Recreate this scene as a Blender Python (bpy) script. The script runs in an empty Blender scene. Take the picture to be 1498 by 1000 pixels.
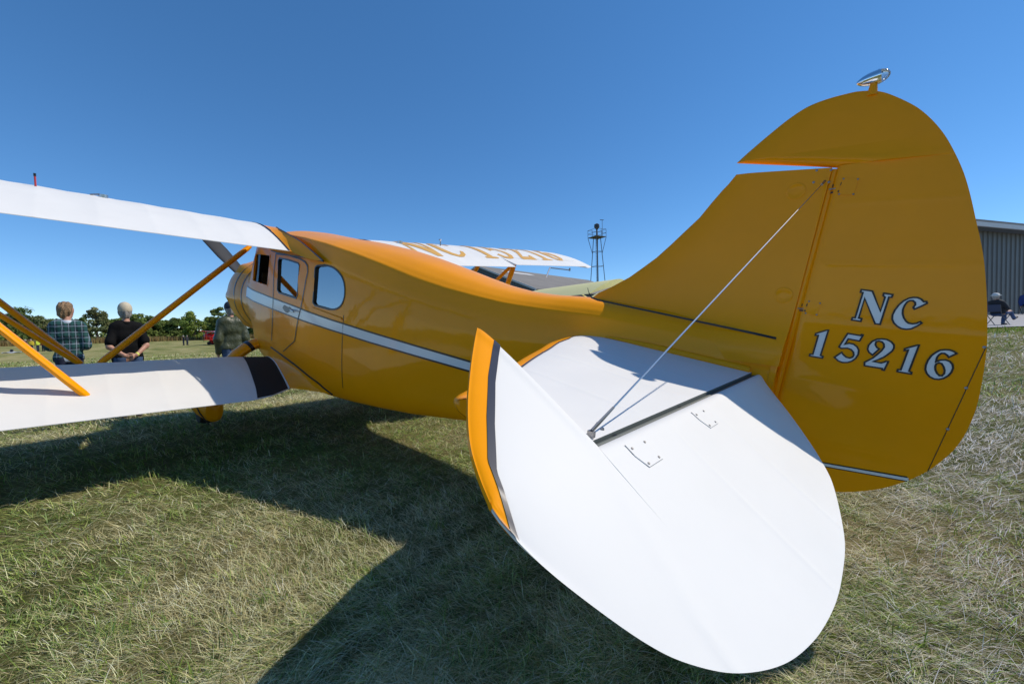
import bpy, bmesh, math, random
import numpy as np
from mathutils import Vector, Matrix
from mathutils.geometry import tessellate_polygon

random.seed(7)
RNG = np.random.default_rng(11)
scene = bpy.context.scene
COL = scene.collection
R = math.radians

# ------------------------------------------------------------------ camera
CAM = np.array([-0.3844, 1.9608, 1.0655])
CRIGHT = np.array([-0.7340, -0.6787, -0.0260])
CUP = np.array([0.0051, -0.0438, 0.9990])
CFWD = np.array([0.6791, -0.7331, -0.0357])
cd = bpy.data.cameras.new('camera')
cam = bpy.data.objects.new('camera', cd)
COL.objects.link(cam)
cd.sensor_width = 36.0
cd.lens = 14.125
cd.clip_start = 0.05
cd.clip_end = 6000
mw = Matrix(((CRIGHT[0], CUP[0], -CFWD[0], CAM[0]),
             (CRIGHT[1], CUP[1], -CFWD[1], CAM[1]),
             (CRIGHT[2], CUP[2], -CFWD[2], CAM[2]), (0, 0, 0, 1)))
cam.matrix_world = mw
scene.camera = cam

# ------------------------------------------------------------------ daylight
SUN = Vector((-0.40, -0.52, 0.75)).normalized()
world = bpy.data.worlds.new('World')
scene.world = world
world.use_nodes = True
wn = world.node_tree.nodes
sky = wn.new('ShaderNodeTexSky')
sky.sky_type = 'NISHITA'
sky.sun_disc = False
sky.sun_elevation = math.asin(SUN.z)
sky.sun_rotation = math.atan2(SUN.x, SUN.y)
sky.altitude = 0
sky.air_density = 0.7
sky.dust_density = 0.0
sky.ozone_density = 6.0
tone = wn.new('ShaderNodeHueSaturation')
tone.inputs['Saturation'].default_value = 1.26
grade = wn.new('ShaderNodeGamma')
grade.inputs['Gamma'].default_value = 0.8
world.node_tree.links.new(sky.outputs[0], grade.inputs['Color'])
world.node_tree.links.new(grade.outputs[0], tone.inputs['Color'])
world.node_tree.links.new(tone.outputs[0], wn['Background'].inputs[0])
wn['Background'].inputs[1].default_value = 0.15
sl = bpy.data.lights.new('sun', 'SUN')
sl.energy = 2.7
sl.angle = R(0.53)
sl.color = (1.0, 0.915, 0.79)
so = bpy.data.objects.new('sun', sl)
so.rotation_euler = SUN.to_track_quat('Z', 'Y').to_euler()
so.location = (-20, -26, 37)
COL.objects.link(so)
vs = scene.view_settings
vs.view_transform = 'Standard'
vs.look = 'None'
vs.exposure = 0.54
vs.gamma = 1.0
vs.use_curve_mapping = False
scene.cycles.use_denoising = True
scene.cycles.max_bounces = 8
scene.cycles.transparent_max_bounces = 12

# ------------------------------------------------------------------ materials
def mat(name, base, rough=0.5, metal=0.0, coat=0.0, spec=0.5, var=0.0, vscale=4.0, bump=0.0, bscale=30.0, bdist=0.01, rvar=0.0):
    m = bpy.data.materials.new(name)
    m.use_nodes = True
    nt = m.node_tree
    b = nt.nodes['Principled BSDF']
    b.inputs['Base Color'].default_value = (*base, 1)
    b.inputs['Roughness'].default_value = rough
    b.inputs['Metallic'].default_value = metal
    b.inputs['Coat Weight'].default_value = coat
    b.inputs['Coat Roughness'].default_value = 0.06
    b.inputs['Specular IOR Level'].default_value = spec
    if var or bump or rvar:
        tc = nt.nodes.new('ShaderNodeTexCoord')
    if var or rvar:
        n = nt.nodes.new('ShaderNodeTexNoise')
        n.inputs['Scale'].default_value = vscale
        n.inputs['Detail'].default_value = 6
        n.inputs['Roughness'].default_value = 0.65
        nt.links.new(tc.outputs['Object'], n.inputs['Vector'])
    if var:
        mr = nt.nodes.new('ShaderNodeMapRange')
        mr.inputs['From Min'].default_value = 0.25
        mr.inputs['From Max'].default_value = 0.75
        mr.inputs['To Min'].default_value = 1 - var
        mr.inputs['To Max'].default_value = 1 + var
        nt.links.new(n.outputs['Fac'], mr.inputs['Value'])
        hs = nt.nodes.new('ShaderNodeHueSaturation')
        hs.inputs['Color'].default_value = (*base, 1)
        nt.links.new(mr.outputs[0], hs.inputs['Value'])
        nt.links.new(hs.outputs[0], b.inputs['Base Color'])
    if rvar:
        mr2 = nt.nodes.new('ShaderNodeMapRange')
        mr2.inputs['From Min'].default_value = 0.3
        mr2.inputs['From Max'].default_value = 0.7
        mr2.inputs['To Min'].default_value = max(0.02, rough - rvar)
        mr2.inputs['To Max'].default_value = rough + rvar
        nt.links.new(n.outputs['Fac'], mr2.inputs['Value'])
        nt.links.new(mr2.outputs[0], b.inputs['Roughness'])
    if bump:
        n2 = nt.nodes.new('ShaderNodeTexNoise')
        n2.inputs['Scale'].default_value = bscale
        n2.inputs['Detail'].default_value = 4
        nt.links.new(tc.outputs['Object'], n2.inputs['Vector'])
        bp = nt.nodes.new('ShaderNodeBump')
        bp.inputs['Strength'].default_value = bump
        bp.inputs['Distance'].default_value = bdist
        nt.links.new(n2.outputs['Fac'], bp.inputs['Height'])
        nt.links.new(bp.outputs[0], b.inputs['Normal'])
        nt.links.new(bp.outputs[0], b.inputs['Coat Normal'])
    return m

M = {}
M['orange'] = mat('orange_dope', (0.97, 0.345, 0.0), 0.42, coat=0.32, spec=0.06, var=0.05, vscale=2.5, bump=0.25, bscale=3.5, bdist=0.012, rvar=0.06)
M['white'] = mat('white_dope', (0.755, 0.745, 0.715), 0.60, coat=0.0, spec=0.4, var=0.025, vscale=3.0, bump=0.12, bscale=5, bdist=0.01, rvar=0.06)
M['black'] = mat('black_paint', (0.012, 0.010, 0.010), 0.35)
M['stripe'] = mat('white_paint', (0.74, 0.76, 0.78), 0.3, coat=0.3)
M['walk'] = mat('black_walkway', (0.012, 0.012, 0.014), 0.85, bump=0.6, bscale=300, bdist=0.003)
M['pin'] = mat('dark_navy_pinstripe', (0.020, 0.026, 0.045), 0.4)
M['chrome'] = mat('chrome', (0.85, 0.86, 0.88), 0.06, metal=1.0)
M['steel'] = mat('steel', (0.55, 0.56, 0.58), 0.28, metal=1.0)
M['screw'] = mat('screw_metal', (0.30, 0.30, 0.31), 0.35, metal=0.9)
M['prop'] = mat('propeller_metal', (0.035, 0.038, 0.044), 0.5, metal=0.0, spec=0.25, var=0.15)
M['rubber'] = mat('rubber', (0.02, 0.02, 0.02), 0.8)
M['dark'] = mat('dark_interior', (0.10, 0.075, 0.055), 0.8)
M['leather'] = mat('brown_leather', (0.10, 0.045, 0.022), 0.55, var=0.2, vscale=9)
M['seam'] = mat('seam_grey', (0.34, 0.34, 0.34), 0.6)
M['gap'] = mat('hinge_gap_shade', (0.10, 0.115, 0.105), 0.55)  # dark grey standing in for the shade inside the elevator gap
M['gold'] = mat('gold_lettering', (0.75, 0.40, 0.05), 0.45, coat=0.2)
M['red'] = mat('red_paint', (0.50, 0.018, 0.015), 0.3, coat=0.5)
M['lens'] = mat('lamp_glass', (0.9, 0.93, 0.95), 0.08)
M['lens'].node_tree.nodes['Principled BSDF'].inputs['Transmission Weight'].default_value = 0.85
M['emblem'] = mat('grey_emblem', (0.28, 0.29, 0.28), 0.5)

def glass(name, tint, refl=1.0):
    m = bpy.data.materials.new(name)
    m.use_nodes = True
    nt = m.node_tree
    nt.nodes.remove(nt.nodes['Principled BSDF'])
    out = nt.nodes['Material Output']
    t = nt.nodes.new('ShaderNodeBsdfTransparent'); t.inputs[0].default_value = (*tint, 1)
    g = nt.nodes.new('ShaderNodeBsdfGlossy'); g.inputs['Roughness'].default_value = 0.03
    f = nt.nodes.new('ShaderNodeFresnel'); f.inputs[0].default_value = 1.6
    a = nt.nodes.new('ShaderNodeMath'); a.operation = 'MULTIPLY_ADD'
    a.inputs[1].default_value = refl; a.inputs[2].default_value = 0.03
    x = nt.nodes.new('ShaderNodeMixShader')
    nt.links.new(f.outputs[0], a.inputs[0]); nt.links.new(a.outputs[0], x.inputs[0])
    nt.links.new(t.outputs[0], x.inputs[1]); nt.links.new(g.outputs[0], x.inputs[2])
    nt.links.new(x.outputs[0], out.inputs[0])
    return m
M['glass'] = glass('cabin_glass', (0.27, 0.31, 0.36), 0.5)

# ------------------------------------------------------------------ mesh helpers
def mesh_obj(name, verts, faces, m=None, parent=None, sharp=35, loc=None, kind=None, label=None):
    me = bpy.data.meshes.new(name)
    me.from_pydata([tuple(map(float, v)) for v in verts], [], [tuple(map(int, f)) for f in faces])
    return link_mesh(name, me, m, parent, sharp, loc, kind, label)

def link_mesh(name, me, m=None, parent=None, sharp=35, loc=None, kind=None, label=None, fix=True):
    if fix:
        bm = bmesh.new(); bm.from_mesh(me)
        bmesh.ops.recalc_face_normals(bm, faces=bm.faces)
        bm.to_mesh(me); bm.free()
    if sharp is not None:
        me.shade_smooth()
        me.set_sharp_from_angle(angle=R(sharp))
    o = bpy.data.objects.new(name, me)
    COL.objects.link(o)
    if m is not None:
        for q in (m if isinstance(m, (list, tuple)) else [m]):
            me.materials.append(q)
    if parent is not None:
        o.parent = parent
    if loc is not None:
        o.location = loc
    if kind:
        o['kind'] = kind
    if label:
        o['label'] = label
    return o

class MB:
    """collects simple shapes into one vertex / face list"""
    def __init__(s):
        s.v = []; s.f = []
    def add(s, vs, fs):
        n = len(s.v)
        s.v += [tuple(v) for v in vs]
        s.f += [tuple(i + n for i in f) for f in fs]
        return s
    def box(s, c, size, rot=None):
        c = np.array(c, float); h = np.array(size, float) / 2
        p = np.array([[x, y, z] for x in (-1, 1) for y in (-1, 1) for z in (-1, 1)]) * h
        if rot is not None:
            p = p @ np.array(rot).T
        return s.add(p + c, [(0, 1, 3, 2), (4, 6, 7, 5), (0, 4, 5, 1), (2, 3, 7, 6), (0, 2, 6, 4), (1, 5, 7, 3)])
    def tube(s, pts, r, n=8, flat=None, cap=True):
        """r: number, list, or (ra, rb) per point with flat = direction of ra"""
        pts = [np.array(p, float) for p in pts]
        k = len(pts)
        rings = []
        ref = None
        for i in range(k):
            t = pts[min(i + 1, k - 1)] - pts[max(i - 1, 0)]
            t = t / (np.linalg.norm(t) + 1e-12)
            if flat is not None:
                u = np.array(flat, float)
            elif ref is None:
                u = np.array([0, 0, 1.0]) if abs(t[2]) < .9 else np.array([1.0, 0, 0])
            else:
                u = ref
            u = u - t * (u @ t); u /= np.linalg.norm(u)
            ref = u
            w = np.cross(t, u)
            rr = r[i] if isinstance(r, list) else r
            ra, rb = rr if isinstance(rr, tuple) else (rr, rr)
            rings.append([pts[i] + u * ra * math.cos(a) + w * rb * math.sin(a) for a in np.linspace(0, 2 * math.pi, n, endpoint=False)])
        vs = [p for q in rings for p in q]
        fs = []
        for i in range(k - 1):
            for j in range(n):
                a = i * n + j; b = i * n + (j + 1) % n
                fs.append((a, b, b + n, a + n))
        if cap:
            fs.append(tuple(range(n - 1, -1, -1)))
            fs.append(tuple((k - 1) * n + j for j in range(n)))
        return s.add(vs, fs)
    def loft(s, secs, closed=True, cap=True):
        n = len(secs[0]); k = len(secs)
        fs = []
        for i in range(k - 1):
            for j in range(n if closed else n - 1):
                a = i * n + j; b = i * n + (j + 1) % n
                fs.append((a, b, b + n, a + n))
        if cap and closed:
            fs.append(tuple(range(n - 1, -1, -1)))
            fs.append(tuple((k - 1) * n + j for j in range(n)))
        return s.add([p for q in secs for p in q], fs)
    def build(s, name, m=None, parent=None, sharp=35, **kw):
        return mesh_obj(name, s.v, s.f, m, parent, sharp, **kw)

def tag(o, label, cat, group=None):
    o['label'] = label; o['category'] = cat
    if group:
        o['group'] = group
    return o

def empty(name, loc, rz=0.0):
    o = bpy.data.objects.new(name, None)
    COL.objects.link(o)
    o.location = loc
    o.rotation_euler = (0, 0, rz)
    o.empty_display_size = 0.2
    return o

def sstep(a, b, x):
    t = np.clip((np.asarray(x, float) - a) / (b - a), 0, 1)
    return t * t * (3 - 2 * t)

# ------------------------------------------------------------------ ground
FW = np.array([CFWD[0], CFWD[1]]); FW /= np.linalg.norm(FW)
RT = np.array([CRIGHT[0], CRIGHT[1]]); RT /= np.linalg.norm(RT)
def at(lat, dep):
    p = CAM[:2] + FW * dep + RT * lat
    return float(p[0]), float(p[1])

def terrain(x, y):
    x = np.asarray(x, float); y = np.asarray(y, float)
    gate = 1 - sstep(25, 60, x)
    z = 0.60 * sstep(-4, -24, y) * gate + 0.46 * sstep(-24, -33, y) * gate
    z = z - 0.15 * sstep(5.6, 8.2, x) * (1 - sstep(-4, -16, y) * gate) - 0.42 * sstep(10, 60, x) * (1 - gate * sstep(-4, -16, y))
    z = z + 0.35 * sstep(110, 200, x)
    return z
def tz(x, y):
    return float(terrain(x, y))

def ground_mat():
    m = bpy.data.materials.new('dry_mown_grass')
    m.use_nodes = True
    nt = m.node_tree; L = nt.links.new
    b = nt.nodes['Principled BSDF']; b.inputs['Roughness'].default_value = 0.95
    b.inputs['Specular IOR Level'].default_value = 0.1
    tc = nt.nodes.new('ShaderNodeTexCoord')
    n1 = nt.nodes.new('ShaderNodeTexNoise'); n1.inputs['Scale'].default_value = 0.55; n1.inputs['Detail'].default_value = 8; n1.inputs['Roughness'].default_value = 0.72
    n2 = nt.nodes.new('ShaderNodeTexNoise'); n2.inputs['Scale'].default_value = 60; n2.inputs['Detail'].default_value = 6; n2.inputs['Roughness'].default_value = 0.8
    mp = nt.nodes.new('ShaderNodeMapping'); mp.inputs['Scale'].default_value = (0.02, 0.16, 0.1)
    n3 = nt.nodes.new('ShaderNodeTexNoise'); n3.inputs['Scale'].default_value = 3.0; n3.inputs['Detail'].default_value = 5
    L(tc.outputs['Object'], n1.inputs['Vector']); L(tc.outputs['Object'], n2.inputs['Vector'])
    L(tc.outputs['Object'], mp.inputs['Vector']); L(mp.outputs[0], n3.inputs['Vector'])
    r1 = nt.nodes.new('ShaderNodeValToRGB')
    e = r1.color_ramp.elements
    e[0].position = 0.33; e[0].color = (0.13, 0.165, 0.04, 1)
    e[1].position = 0.68; e[1].color = (0.44, 0.38, 0.19, 1)
    q = r1.color_ramp.elements.new(0.5); q.color = (0.27, 0.27, 0.10, 1)
    a = nt.nodes.new('ShaderNodeMath'); a.operation = 'ADD'
    s = nt.nodes.new('ShaderNodeMath'); s.operation = 'MULTIPLY_ADD'; s.inputs[1].default_value = 0.7; s.inputs[2].default_value = -0.35
    L(n3.outputs['Fac'], s.inputs[0]); L(n1.outputs['Fac'], a.inputs[0]); L(s.outputs[0], a.inputs[1]); L(a.outputs[0], r1.inputs[0])
    r2 = nt.nodes.new('ShaderNodeValToRGB')
    r2.color_ramp.elements[0].position = 0.3; r2.color_ramp.elements[0].color = (0.45, 0.45, 0.45, 1)
    r2.color_ramp.elements[1].position = 0.7; r2.color_ramp.elements[1].color = (1.35, 1.3, 1.2, 1)
    L(n2.outputs['Fac'], r2.inputs[0])
    mx = nt.nodes.new('ShaderNodeMix'); mx.data_type = 'RGBA'; mx.blend_type = 'MULTIPLY'; mx.inputs[0].default_value = 1
    # ground darkened around the plane for shade between the blades, full tone farther out
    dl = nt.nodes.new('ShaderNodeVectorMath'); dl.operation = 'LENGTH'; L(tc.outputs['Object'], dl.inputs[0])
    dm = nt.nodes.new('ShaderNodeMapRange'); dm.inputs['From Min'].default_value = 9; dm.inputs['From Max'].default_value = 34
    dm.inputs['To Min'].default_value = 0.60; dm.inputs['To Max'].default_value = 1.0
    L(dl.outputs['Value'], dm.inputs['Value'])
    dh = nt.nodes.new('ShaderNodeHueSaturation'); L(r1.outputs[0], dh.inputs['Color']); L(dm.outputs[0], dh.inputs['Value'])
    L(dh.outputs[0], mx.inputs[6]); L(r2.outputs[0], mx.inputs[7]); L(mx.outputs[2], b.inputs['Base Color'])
    bp = nt.nodes.new('ShaderNodeBump'); bp.inputs['Strength'].default_value = 0.7; bp.inputs['Distance'].default_value = 0.03
    L(n2.outputs['Fac'], bp.inputs['Height']); L(bp.outputs[0], b.inputs['Normal'])
    return m

def build_ground():
    rad = np.concatenate([[0.0], np.geomspace(0.35, 3500, 120)])
    na = 160
    ang = np.linspace(0, 2 * math.pi, na, endpoint=False)
    vs = [(CAM[0], CAM[1], tz(CAM[0], CAM[1]))]
    for r in rad[1:]:
        x = CAM[0] + r * np.cos(ang); y = CAM[1] + r * np.sin(ang)
        z = terrain(x, y)
        vs += list(zip(x, y, z))
    fs = [(0, 1 + j, 1 + (j + 1) % na) for j in range(na)]
    for i in range(len(rad) - 2):
        for j in range(na):
            a = 1 + i * na + j; b = 1 + i * na + (j + 1) % na
            fs.append((a, a + na, b + na, b))
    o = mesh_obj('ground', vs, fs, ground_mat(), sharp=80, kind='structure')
    return o
build_ground()

def strip_on_ground(name, lat0, lat1, d0, d1, m, dz, nx=24, nd=10, kind='structure', tilt=0.0):
    vs = []; fs = []
    for i in range(nd + 1):
        for j in range(nx + 1):
            la = lat0 + (lat1 - lat0) * j / nx
            x, y = at(la, d0 + (d1 - d0) * i / nd + tilt * (la - 14))
            vs.append((x, y, tz(x, y) + dz))
    for i in range(nd):
        for j in range(nx):
            a = i * (nx + 1) + j
            fs.append((a, a + 1, a + nx + 2, a + nx + 1))
    return mesh_obj(name, vs, fs, m, sharp=80, kind=kind)
M['concrete'] = mat('pale_concrete', (0.36, 0.36, 0.37), 0.85, var=0.12, vscale=1.2, bump=0.3, bscale=40)
strip_on_ground('apron', 1, 75, 15.6, 40, M['concrete'], 0.035, nx=70, nd=40, tilt=-0.10)

def blade_mat(name='grass_blades'):
    m = bpy.data.materials.new(name)
    m.use_nodes = True
    nt = m.node_tree; L = nt.links.new
    nt.nodes.remove(nt.nodes['Principled BSDF'])
    out = nt.nodes['Material Output']
    at_ = nt.nodes.new('ShaderNodeAttribute'); at_.attribute_name = 'tint'
    d = nt.nodes.new('ShaderNodeBsdfDiffuse'); t = nt.nodes.new('ShaderNodeBsdfTranslucent')
    x = nt.nodes.new('ShaderNodeMixShader'); x.inputs[0].default_value = 0.2
    L(at_.outputs['Color'], d.inputs[0]); L(at_.outputs['Color'], t.inputs[0])
    L(d.outputs[0], x.inputs[1]); L(t.outputs[0], x.inputs[2]); L(x.outputs[0], out.inputs[0])
    return m
BLADE = blade_mat()

def fields(x, y, f, seed):
    r = np.random.default_rng(seed)
    v = np.zeros_like(x)
    for k in range(9):
        a = r.uniform(0, 2 * math.pi); s = f * r.uniform(0.5, 2.0)
        v += np.sin((x * math.cos(a) + y * math.sin(a)) * s + r.uniform(0, 6.3)) / (0.6 + s / f)
    return v / 3.2

def blades(name, x, y, L, W, lean, az, tint, m, z0=None, straight=False):
    """five vertices and two faces per blade"""
    n = len(x)
    z = terrain(x, y) if z0 is None else z0
    up = np.cos(lean); ou = np.sin(lean)
    dx = np.cos(az); dy = np.sin(az); px = -dy; py = dx
    v = np.zeros((n, 5, 3), np.float32)
    def put(i, s, side, h, o):
        v[:, i, 0] = x + dx * o + px * W * side * s
        v[:, i, 1] = y + dy * o + py * W * side * s
        v[:, i, 2] = z + h
    put(0, 0.5, 1, -0.004, 0); put(1, 0.5, -1, -0.004, 0)
    k8 = 0.95 if straight else 0.8
    hm = L * 0.55 * np.cos(lean * k8); om = L * 0.55 * np.sin(lean * k8)
    put(2, 0.42, -1, hm, om); put(3, 0.42, 1, hm, om)
    l2 = np.minimum(lean * (1.06 if straight else 1.25), 1.62)
    put(4, 0, 1, np.maximum(hm + L * 0.45 * np.cos(l2), 0.002), om + L * 0.45 * np.sin(l2))
    me = bpy.data.meshes.new(name)
    me.vertices.add(n * 5)
    me.vertices.foreach_set('co', v.reshape(-1))
    idx = np.arange(n, dtype=np.int32)[:, None] * 5
    loops = np.concatenate([idx + 0, idx + 1, idx + 2, idx + 3, idx + 3, idx + 2, idx + 4], 1).reshape(-1)
    me.loops.add(n * 7)
    me.loops.foreach_set('vertex_index', loops)
    me.polygons.add(n * 2)
    ls = np.stack([np.arange(n) * 7, np.arange(n) * 7 + 4], 1).reshape(-1).astype(np.int32)
    me.polygons.foreach_set('loop_start', ls)
    me.update(calc_edges=True)
    c = np.ones((n, 5, 4), np.float32)
    c[:, :, :3] = tint[:, None, :]
    at_ = me.attributes.new('tint', 'FLOAT_COLOR', 'POINT')
    at_.data.foreach_set('color', c.reshape(-1))
    o = bpy.data.objects.new(name, me)
    COL.objects.link(o)
    me.materials.append(m)
    o['kind'] = 'stuff'
    return o

def build_grass():
    n = 930000
    r = np.exp(RNG.uniform(math.log(0.55), math.log(45), n))
    th0 = math.atan2(FW[1], FW[0])
    th = th0 + RNG.uniform(-1.2, 1.2, n)
    extra = np.arange(n) < 190000                       # the same turf goes on behind and beside the standpoint
    r = np.where(extra, np.exp(RNG.uniform(math.log(0.12), math.log(11), n)), r)
    th = np.where(extra, th0 + math.pi + RNG.uniform(-1.95, 1.95, n), th)
    x = CAM[0] + r * np.cos(th); y = CAM[1] + r * np.sin(th)
    p = np.stack([x - CAM[0], y - CAM[1]], 1)
    dep = p @ FW; lat = p @ RT
    keep = ~((dep > 15.4 - 0.1 * (lat - 14)) & (lat > 0.8))
    x, y, r, dep, lat = x[keep], y[keep], r[keep], dep[keep], lat[keep]
    n = len(x)
    patch = fields(x, y, 1.1, 3) * 0.55 + fields(x, y, 4.0, 5) * 0.55 + fields(x, y, 13.0, 6) * 0.35
    lush = sstep(11.5, 14.0, dep) * sstep(6, 10, lat)
    pale = (1 - sstep(-1.0, 0.25, x + 0.25 * fields(x, y, 1.3, 41))) * (1 - sstep(0.2, 2.2, y + 0.3 * fields(x, y, 1.1, 43)))            # drier cut grass beyond the tail, sun sheen put into its pale tint
    pg = np.clip(0.50 + 0.62 * patch - 0.20 * pale + lush * 0.9, 0.04, 0.96)
    clump = np.clip(0.5 + 0.42 * fields(x, y, 17.0, 31) + 0.42 * fields(x, y, 38.0, 33), 0, 1)
    green = RNG.random(n) < pg
    up = RNG.random(n) < np.where(green, 0.14, 0.025)    # blades that still stand
    sc = np.maximum(1, r / 2.0)
    L = np.where(green, RNG.uniform(0.025, 0.07, n), RNG.uniform(0.03, 0.10, n)) * (0.75 + 0.25 * np.minimum(sc, 6))
    W = np.where(green, RNG.uniform(0.0014, 0.0027, n), RNG.uniform(0.0008, 0.0017, n)) * sc
    lean = np.where(up, RNG.uniform(0.2, 0.9, n), RNG.uniform(1.15, 1.56, n))
    swirl = fields(x, y, 1.6, 9) * 1.1 + fields(x, y, 6.0, 10) * 0.5 + 0.9
    az = np.where(RNG.random(n) < 0.68, swirl + RNG.normal(0, 0.5, n) + np.where(RNG.random(n) < .5, 0, math.pi), RNG.uniform(0, 6.283, n))
    lift = np.where(up, 0.0, RNG.uniform(0, 1, n) ** 1.3 * 0.034 * clump ** 1.5)
    straw = np.array([[0.62, 0.57, 0.30], [0.76, 0.72, 0.48], [0.50, 0.44, 0.22], [0.68, 0.66, 0.38], [0.36, 0.30, 0.15]])
    gre = np.array([[0.19, 0.27, 0.05], [0.11, 0.19, 0.045], [0.35, 0.40, 0.13], [0.24, 0.32, 0.12]])
    t = np.where(green[:, None], gre[RNG.integers(0, 4, n)], straw[RNG.integers(0, 5, n)])
    t = t * (RNG.uniform(0.6, 1.4, n) * (0.76 + 0.5 * clump))[:, None]  # blades between clumps tinted darker, for the shade in the gaps
    t = t * (1 + 0.16 * pale)[:, None] * (1 - np.array([0.0, 0.0, -0.55]) * (pale * (1 - green))[:, None])
    t = np.where((lush * green > 0.5)[:, None], np.array([0.15, 0.26, 0.03]) * RNG.uniform(0.8, 1.3, n)[:, None], t)
    kp = RNG.random(n) < np.clip(0.22 + 1.25 * clump, 0, 1)
    x, y, L, W, lean, az, t, lift = x[kp], y[kp], L[kp], W[kp], lean[kp], az[kp], t[kp], lift[kp]
    blades('grass', x, y, L, W, lean, az, np.clip(t, 0, 0.86), BLADE, z0=terrain(x, y) + np.maximum(lift, 0), straight=True)
    # longer green tufts the mower left
    X = []; Y = []; A = []
    spots = [(-2.15, 2.9), (-1.2, 2.55), (-0.55, 2.4), (2.35, 2.15), (2.5, 2.45), (1.9, 2.9), (-1.9, 1.95), (-1.0, 1.75), (1.55, 1.62), (2.9, 3.3)]
    for k in range(70):
        d = math.exp(random.uniform(math.log(1.2), math.log(9)))
        spots.append((random.uniform(-1.25, 1.25) * d, d))
    for la, de in spots:
        cx, cy = at(la, de)
        k = random.randint(14, 46)
        sp = random.uniform(0.02, 0.07)
        X.append(cx + RNG.normal(0, sp, k)); Y.append(cy + RNG.normal(0, sp, k)); A.append(RNG.uniform(0, 6.283, k))
    X = np.concatenate(X); Y = np.concatenate(Y); A = np.concatenate(A); k = len(X)
    t = gre[RNG.integers(0, 4, k)] * RNG.uniform(0.7, 1.25, k)[:, None]
    blades('grass_tufts', X, Y, RNG.uniform(0.035, 0.10, k), RNG.uniform(0.002, 0.0042, k), RNG.uniform(0.3, 1.25, k), A, t, BLADE)
build_grass()

# ================================================================== the biplane
PITCH = 0.13036891
PLANE = empty('biplane', (0, 0, 0))
PLANE.rotation_euler = (0, -PITCH, 0)
tag(PLANE, 'yellow and white cabin biplane with tall rounded rudder parked on the grass', 'airplane')
OFF = (0.1079, 0, 0.8232)        # tail post above the ground point

def part(name, vs, fs, m, parent=None, sharp=35, **kw):
    if parent is None:
        return mesh_obj(name, vs, fs, m, PLANE, sharp, loc=OFF, **kw)
    return mesh_obj(name, vs, fs, m, parent, sharp, **kw)
def bpart(mb, name, m, parent=None, sharp=35, **kw):
    return part(name, mb.v, mb.f, m, parent, sharp, **kw)

def smooth(pts, n=6):
    P = [np.array(q, float) for q in pts]
    out = []
    for i in range(len(P) - 1):
        p0 = P[max(i - 1, 0)]; p1 = P[i]; p2 = P[i + 1]; p3 = P[min(i + 2, len(P) - 1)]
        for t in np.linspace(0, 1, n, endpoint=False):
            out.append(tuple(.5 * (2 * p1 + (p2 - p0) * t + (2 * p0 - 5 * p1 + 4 * p2 - p3) * t * t + (3 * p1 - p0 - 3 * p2 + p3) * t ** 3)))
    out.append(tuple(P[-1]))
    return out
# ---- fuselage sections (x forward, y left, z up, origin at the elevator hinge)
WX = [-.1, 0, .5, 1, 1.5, 2, 2.5, 3, 3.5, 4.4, 5, 5.5, 6.2, 7]
WY = [.048, .056, .13, .21, .29, .37, .44, .50, .535, .55, .535, .51, .5, .5]
FX = [-.06, 0, .4, .75, .9, 1.1, 1.31, 1.54, 1.8, 2.1, 2.44, 2.84, 3.3, 3.7, 4.35, 4.8, 5.15, 5.32, 5.50, 5.80]
ZT = [.175, .185, .25, .275, .285, .283, .295, .328, .385, .455, .527, .60, .665, .705, .79, .80, .74, .63, .50, .49]
ZR = [.10, .105, .15, .184, .186, .195, .206, .234, .269, .324, .408, .497, .585, .645, .715, .69, .63, .55, .43, .40]
ZB = [-.31, -.31, -.36, -.42, -.45, -.485, -.53, -.575, -.615, -.662, -.70, -.74, -.775, -.78, -.78, -.76, -.68, -.62, -.56, -.53]
def fw(x): return float(np.interp(x, WX, WY))
def sec(x, n=61):
    w = fw(x); zt = float(np.interp(x, FX, ZT)); zr = float(np.interp(x, FX, ZR)); zb = float(np.interp(x, FX, ZB))
    d = zr - zb; h = zt - zr
    c = [(0, zt), (.44 * w, zt - .16 * h), (.70 * w, zt - .52 * h), (.82 * w, zt - .78 * h), (.872 * w, zt - .92 * h), (.893 * w, zr - .012 * d), (.918 * w, zr - .055 * d), (.955 * w, zr - .12 * d), (.985 * w, zr - .22 * d), (w, zr - .32 * d), (w, zr - .6 * d),
         (.955 * w, zb + .14 * d), (.885 * w, zb + .035 * d), (.76 * w, zb - .004), (.4 * w, zb - .012), (0, zb - .015)]
    P = np.array(c)
    out = []
    k = len(P)
    for i in range(k - 1):
        p0 = P[max(i - 1, 0)]; p1 = P[i]; p2 = P[i + 1]; p3 = P[min(i + 2, k - 1)]
        if i == 0: p0 = np.array([-P[1][0], P[1][1]])
        if i == k - 2: p3 = np.array([-P[k - 2][0], P[k - 2][1]])
        for t in np.linspace(0, 1, 5, endpoint=False):
            out.append(.5 * (2 * p1 + (p2 - p0) * t + (2 * p0 - 5 * p1 + 4 * p2 - p3) * t * t + (3 * p1 - p0 - 3 * p2 + p3) * t ** 3))
    out.append(P[-1])
    Q = np.array(out)
    s = np.concatenate([[0], np.cumsum(np.hypot(*np.diff(Q, axis=0).T))])
    n = len(Q)
    b = float(sstep(5.2, 5.72, x))
    if b > 0:
        a = math.pi / 2 - math.pi * s / s[-1]
        C = np.stack([.51 * np.cos(a), -.02 + .51 * np.sin(a)], 1)
        Q = Q * (1 - b) + C * b
    return Q
def ysurf(x, z):
    Q = sec(x, 81)
    i = np.argmax(Q[:, 0] > fw(x) * .80)
    q = Q[i:]
    return float(np.interp(-z, -q[:, 1], q[:, 0]))
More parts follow.
